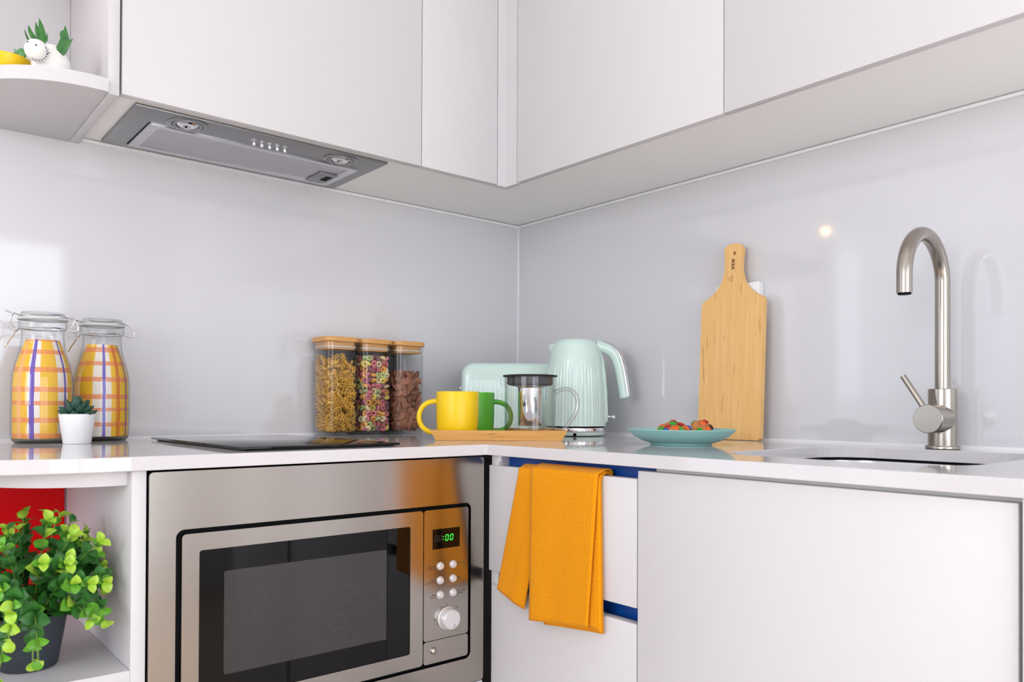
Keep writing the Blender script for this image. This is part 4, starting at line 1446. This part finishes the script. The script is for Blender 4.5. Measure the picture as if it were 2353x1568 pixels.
def sheet(name, back, xf, ytop, ybot, ztop_, zbot, n=26, m_=34, seed=0, wave=0.0012, thick=0.0026, xoff=None):
    """cloth strip over the drawer edge: back tail, roll over the top, front drop.
    ytop/ybot = (y left, y right); zbot = (z at left, z at right)"""
    rng = random.Random(seed)
    p0, p1 = rng.uniform(0, 6), rng.uniform(0, 6)
    path = [(-0.5945, ztop_ - back, 0.0), (-0.5945, ztop_ - 0.012, 0.0), (-0.5960, ztop_ - 0.004, 0.0), (-0.6010, ztop_ + 0.0002, 0.0), (-0.6080, ztop_ + 0.0010, 0.0), (-0.6150, ztop_ - 0.0006, 0.0), (xf + 0.0015, ztop_ - 0.006, 0.0), (xf, ztop_ - 0.014, 0.0)]
    bm = new_bm()
    uvl = bm.loops.layers.uv.verify()
    rows = []
    nf = m_
    total = len(path) + nf
    for i in range(total):
        row = []
        for k in range(n + 1):
            s = k / n
            if i < len(path):
                x_, z_, _ = path[i]
                f = 0.0
                zl = z_
            else:
                f = (i - len(path) + 1) / nf
                x_ = xf + (xoff(f, s) if xoff else 0)
                zb = zbot[0] * (1 - s) + zbot[1] * s
                zl = (ztop_ - 0.014) * (1 - f) + zb * f
                x_ += -wave * (0.3 + f) * (math.sin(5.5 * s + p0) + 0.5 * math.sin(11 * s + p1 + 1.3 * f))
            yl = ytop[0] * (1 - f) + ybot[0] * f
            yr = ytop[1] * (1 - f) + ybot[1] * f
            y_ = yl * (1 - s) + yr * s
            row.append((bm.verts.new((x_, y_, zl)), (abs(y_ - ytop[0]) if f == 0 else abs(ytop[1] - ytop[0]) * s, -zl)))
        rows.append(row)
    for a_, b_ in zip(rows[:-1], rows[1:]):
        for k in range(n):
            q = (a_[k], a_[k + 1], b_[k + 1], b_[k])
            f_ = bm.faces.new([e[0] for e in q])
            for lp, e in zip(f_.loops, q):
                lp[uvl].uv = e[1]
    o = part(name, bm, 'waffle', TW, True)
    md_ = o.modifiers.new('cloth', 'SOLIDIFY')
    md_.thickness, md_.offset = thick, 0.0
    return o


sheet('inner_fold', 0.030, -0.6215, (-0.800, -0.935), (-0.803, -0.941), 0.8635, (0.594, 0.608), seed=4)
sheet('inner_fold', 0.034, -0.6255, (-0.772, -0.936), (-0.778, -0.944), 0.8655, (0.640, 0.612), seed=5,
      xoff=lambda f, s: -0.004 * f)
sheet('side_fold', 0.040, -0.6275, (-0.737, -0.815), (-0.680, -0.755), 0.8665, (0.634, 0.611), seed=6,
      xoff=lambda f, s: -0.003 * f)
sheet('front_fold', 0.044, -0.6320, (-0.777, -0.936), (-0.781, -0.922), 0.8700, (0.599, 0.617), seed=8,
      xoff=lambda f, s: -0.007 * f * (0.7 + 0.3 * s))

# ------------------------------------------------------------------ ornaments on the upper shelf
ZSH = 1.5333
x, y = depth_xy(97, 1.325)
FG = thing('animal_planter', 'white ceramic animal planter with blue dots holding an aloe', 'planter', (x, y, ZSH), YAW + 0.54)
sc = 1.325 / FPX
vz = lambda v: 0.9715 + (935 - v) * sc - ZSH
secs = []
for v, xc, rx, ry in ((None, 12, 40, 36), (150, 12, 41, 37), (138, 13, 38, 35), (126, 14, 31, 30), (116, 14, 24, 25), (108, 13, 19, 20)):
    z = 0.0 if v is None else vz(v)
    secs.append([((xc + rx * math.cos(2 * PI * k / 24)) * sc, (ry * math.sin(2 * PI * k / 24)) * sc, z) for k in range(24)])
part('body', loft(new_bm(), secs), 'white_glaze', FG)
FGI = WORLD[FG.name].inverted()


def FP(u, v, d):
    """pixel at a forward distance -> point in the planter's own frame"""
    return FGI @ (CAM + pray(u, v) * d)


HR = 24.5 * sc
hc = FP(84, 116, 1.296)
bm = new_bm()
bmesh.ops.create_uvsphere(bm, u_segments=28, v_segments=18, radius=HR)
bmesh.ops.translate(bm, verts=bm.verts, vec=hc)
HD = part('head', bm, 'white_glaze', FG)
vd = (FP(84, 116, 1.4) - FP(84, 116, 1.2)).normalized()      # line of sight
sx_ = vd.cross(Vector((0, 0, 1))).normalized()
su_ = sx_.cross(vd)


def on_head(dx, du, R_=HR):
    dx, du = dx * sc, du * sc
    return hc + sx_ * dx + su_ * du - vd * math.sqrt(max(0.0, R_ * R_ - dx * dx - du * du))


for dx, du in ((-17, 14), (-1, 11)):
    bm = new_bm()
    bmesh.ops.create_uvsphere(bm, u_segments=12, v_segments=8, radius=2.0 * sc)
    bmesh.ops.translate(bm, verts=bm.verts, vec=on_head(dx, du))
    part('eye', bm, 'ink', HD, label='blue dot eye')
for k in range(9):
    a = -2.0 + k * 0.30
    a2 = a + 0.17
    p_, q_ = on_head(20 * math.cos(a), 20 * math.sin(a)), on_head(20 * math.cos(a2), 20 * math.sin(a2))
    part('painted_dash', tube(new_bm(), [p_, (p_ + q_) / 2, q_], 1.1 * sc, 8), 'ink', HD)
bm = tube(new_bm(), [on_head(21, -4), FP(113, 120, 1.288), FP(116, 121, 1.292)], 0.7 * sc, 8)
part('painted_line', bm, 'ink', FG)
bm = tube(new_bm(), [FP(126, 140, 1.33), FP(134, 152, 1.33), FP(142, 166, 1.33)], [2 * sc, 4 * sc, 6 * sc], 10)
part('tail', bm, 'ink', FG, label='blue striped tail')


def blade(p0, p1, w, bend, name='leaf'):
    p0, p1 = Vector(p0), Vector(p1)
    d = p1 - p0
    side = d.cross(Vector((0, 1, 0))).normalized()
    bm = new_bm()
    n = 9
    L, Rr, C_ = [], [], []
    for i in range(n + 1):
        t_ = i / n
        c = p0 + d * t_ + side * bend * math.sin(PI * t_)
        ww = w * (0.55 + 1.2 * t_ - 1.75 * t_ * t_) if t_ < 0.97 else w * 0.02
        ww = max(ww, w * 0.03)
        L.append(bm.verts.new(c - side * ww))
        Rr.append(bm.verts.new(c + side * ww))
        C_.append((bm.verts.new(c + Vector((0, -0.25 * ww, 0))), bm.verts.new(c + Vector((0, 0.7 * ww, 0)))))
    for i in range(n):
        for m_ in (0, 1):
            bm.faces.new((L[i], C_[i][m_], C_[i + 1][m_], L[i + 1]))
            bm.faces.new((C_[i][m_], Rr[i], Rr[i + 1], C_[i + 1][m_]))
    return bm


for (u0, v0), (u1, v1), w, bend in (((72, 102), (56, 66), 3, 2), ((88, 98), (65, 57), 7, 4), ((96, 100), (82, 50), 7, 2), ((100, 100), (90, 41), 9, -1), ((108, 95), (108, 74), 2.5, 0),
                                    ((126, 136), (150, 59), 15, -8), ((127, 138), (168, 89), 12, 3), ((140, 86), (152, 68), 4, 4)):
    part('leaf', blade(FP(u0, v0, 1.325), FP(u1, v1, 1.325), w * sc, bend * sc), 'aloe', FG)
x, y = depth_xy(8, 1.345)
YP = thing('yellow_planter', 'yellow bowl planter with a heart shaped leaf on the upper shelf', 'planter', (x, y, ZSH), YAW)
part('bowl', lathe(new_bm(), [(0, 0.0), (0.024, 0.0), (0.028, 0.003), (0.0395, 0.034), (0.0400, 0.0365), (0.0385, 0.0375), (0.0365, 0.034), (0.0, 0.032)], 44), 'yellow_glaze', YP)
bm = new_bm()
hs = []
for k in range(28):
    t_ = 2 * PI * k / 28
    hs.append((16 * math.sin(t_) ** 3, 13 * math.cos(t_) - 5 * math.cos(2 * t_) - 2 * math.cos(3 * t_) - math.cos(4 * t_)))
prism(bm, [(a * 0.00085, b * 0.00085) for a, b in reversed(hs)], -0.003, 0.003, 0.002)
xform(bm, Matrix.Translation((0.026, -0.006, 0.041)) @ Matrix.Rotation(-0.55, 4, 'Y') @ Matrix.Rotation(PI / 2 + 0.2, 4, 'X'))
part('heart_leaf', bm, 'heart', YP)

# ------------------------------------------------------------------ potted plant and red board on the lower shelf
o = part('red_board', box(new_bm(), -1.43, -1.2495, -0.197, -0.185, 0.6038, 0.8550, 0.002), 'red', smooth=False)
tag(o, 'glossy red board standing at the back of the lower shelf', 'board')
md = None
PX, PY, PZ = -1.352, -0.525, 0.6038
PT = thing('potted_plant', 'bushy green leafy plant in a dark pot on the lower shelf', 'potted plant', (PX, PY, PZ))
part('pot', lathe(new_bm(), [(0, 0), (0.034, 0), (0.036, 0.002), (0.047, 0.068), (0.049, 0.071), (0.049, 0.076), (0.0455, 0.076), (0.044, 0.070), (0, 0.070)], 48), 'pot_dark', PT)
part('soil', lathe(new_bm(), [(0, 0.072), (0.0445, 0.0695)], 28), 'soil', PT)


def round_leaf(L, w, mt):
    bm = new_bm()
    n = 8
    tip0 = bm.verts.new((0, 0, 0))
    tip1 = bm.verts.new((0, L, -0.10 * L))
    cols = []
    for i in range(1, n):
        t_ = i / n
        ww = w * math.sin(PI * t_ ** 0.88) ** 0.62
        z = 0.16 * L * math.sin(PI * t_) - 0.10 * L * t_
        cols.append([bm.verts.new((f * ww, L * t_, z + 0.26 * abs(f) * ww)) for f in (-1, -0.5, 0, 0.5, 1)])
    for a_, b_ in zip(cols[:-1], cols[1:]):
        for k in range(4):
            bm.faces.new((a_[k], a_[k + 1], b_[k + 1], b_[k]))
    for k in range(4):
        bm.faces.new((tip0, cols[0][k + 1], cols[0][k]))
        bm.faces.new((tip1, cols[-1][k], cols[-1][k + 1]))
    return make_mesh('leaf', bm, mt)


LEAF = {k: [round_leaf(0.0150, 0.0062, k), round_leaf(0.0205, 0.0088, k)] for k in ('leaf_dark', 'leaf_mid', 'leaf_light')}
rng = random.Random(21)
leaves = []
NST = 74
ZMAX = 0.232
lim = -1.262 - PX            # stay clear of the white side panel
for s_i in range(NST):
    az = s_i * 2.39996 + rng.uniform(-.3, .3)
    el = 0.15 + 1.22 * ((s_i + 0.5) / NST) ** 0.7 + rng.uniform(-.1, .1)      # angle from the vertical
    Ls = rng.uniform(0.100, 0.140)
    droop = 0.010 + (0.060 if math.sin(az) > -0.3 or math.cos(az) > 0.25 else 0.115) * (el / 1.5) ** 2
    d = Vector((math.sin(el) * math.cos(az), math.sin(el) * math.sin(az), math.cos(el)))
    b0 = Vector((0.030 * math.cos(az) * min(1, el), 0.030 * math.sin(az) * min(1, el), 0.070))
    pts = []
    for i in range(8):
        t_ = i / 7
        pts.append(b0 + d * Ls * t_ + Vector((0, 0, 0.030 * math.sin(PI * t_ * 0.6) - droop * t_ * t_)))
    for q in pts:
        if q.x > lim - 0.02:
            q.x = lim - 0.02 + 0.02 * (1 - math.exp(-(q.x - lim + 0.02) / 0.04))
        if q.z > ZMAX - 0.03:
            q.z = ZMAX - 0.03 + 0.03 * (1 - math.exp(-(q.z - ZMAX + 0.03) / 0.05))
    part('stem', tube(new_bm(), pts, [0.0012] * 4 + [0.0009] * 4, 6), 'stem', PT)
    for i in range(1, 8):
        for side in (0, PI):
            t_ = i / 7
            kind = 'leaf_dark' if t_ < 0.80 else ('leaf_mid' if t_ < 0.97 else 'leaf_light')
            if rng.random() < 0.18:
                kind = rng.choice(('leaf_mid', 'leaf_dark', 'leaf_light' if t_ > 0.5 else 'leaf_dark'))
            tang = (pts[min(i + 1, 7)] - pts[i - 1]).normalized()
            ref = Vector((0, 0, 1)) if abs(tang.z) < 0.9 else Vector((1, 0, 0))
            sd = tang.cross(ref).normalized()
            ang = side + (PI / 2 if i % 2 else 0.0) + rng.uniform(-.4, .4)
            rad = sd * math.cos(ang) + tang.cross(sd) * math.sin(ang)
            yv = (rad * 0.80 + tang * rng.uniform(0.45, 0.9)).normalized()
            zv = (tang - yv * tang.dot(yv)).normalized()
            zv = (zv + Vector((0, 0, 0.45)) + Vector((-0.2, -0.5, 0))).normalized()
            zv = (zv - yv * zv.dot(yv)).normalized()
            m4 = basis(yv.cross(zv), yv, zv, pts[i]) @ Matrix.Scale(rng.uniform(0.85, 1.2), 4)
            if pts[i].x + yv.x * 0.025 > lim + 0.010:
                continue
            wp = pts[i] + Vector((PX, PY, PZ))
            leaves.append(((wp - CAM).length - 0.02 * t_, kind, 1 if t_ < 0.8 else 0, m4))
leaves.sort(key=lambda q: q[0])
for dist, kind, big, m4 in leaves[:298]:
    o = link('leaf', LEAF[kind][big], PT)
    o.matrix_local = m4
rest = {}
for dist, kind, big, m4 in leaves[298:]:
    b_ = rest.setdefault(kind, new_bm())
    n0 = len(b_.verts)
    b_.from_mesh(LEAF[kind][big])
    xform(b_, m4, n0)
for kind, b_ in rest.items():
    o = part('foliage', b_, kind, PT)
    o['kind'] = 'stuff'

# ------------------------------------------------------------------ the room behind the camera (seen in reflections)
WLm = thing('wall_lamp', 'small warm globe wall lamp on the white wall, seen reflected', 'lamp', (-1.705, 0.0, 1.75))
part('mount', tube(new_bm(), [(-1.705, 0.006, 1.75), (-1.705, -0.02, 1.75), (-1.705, -0.068, 1.75)], [0.03, 0.03, 0.012], 24), 'chrome', WLm, True)
bm = new_bm()
bmesh.ops.create_uvsphere(bm, u_segments=24, v_segments=14, radius=0.016)
bmesh.ops.translate(bm, verts=bm.verts, vec=(-1.705, -0.08, 1.75))
part('globe', bm, 'warm_bulb', WLm, True)
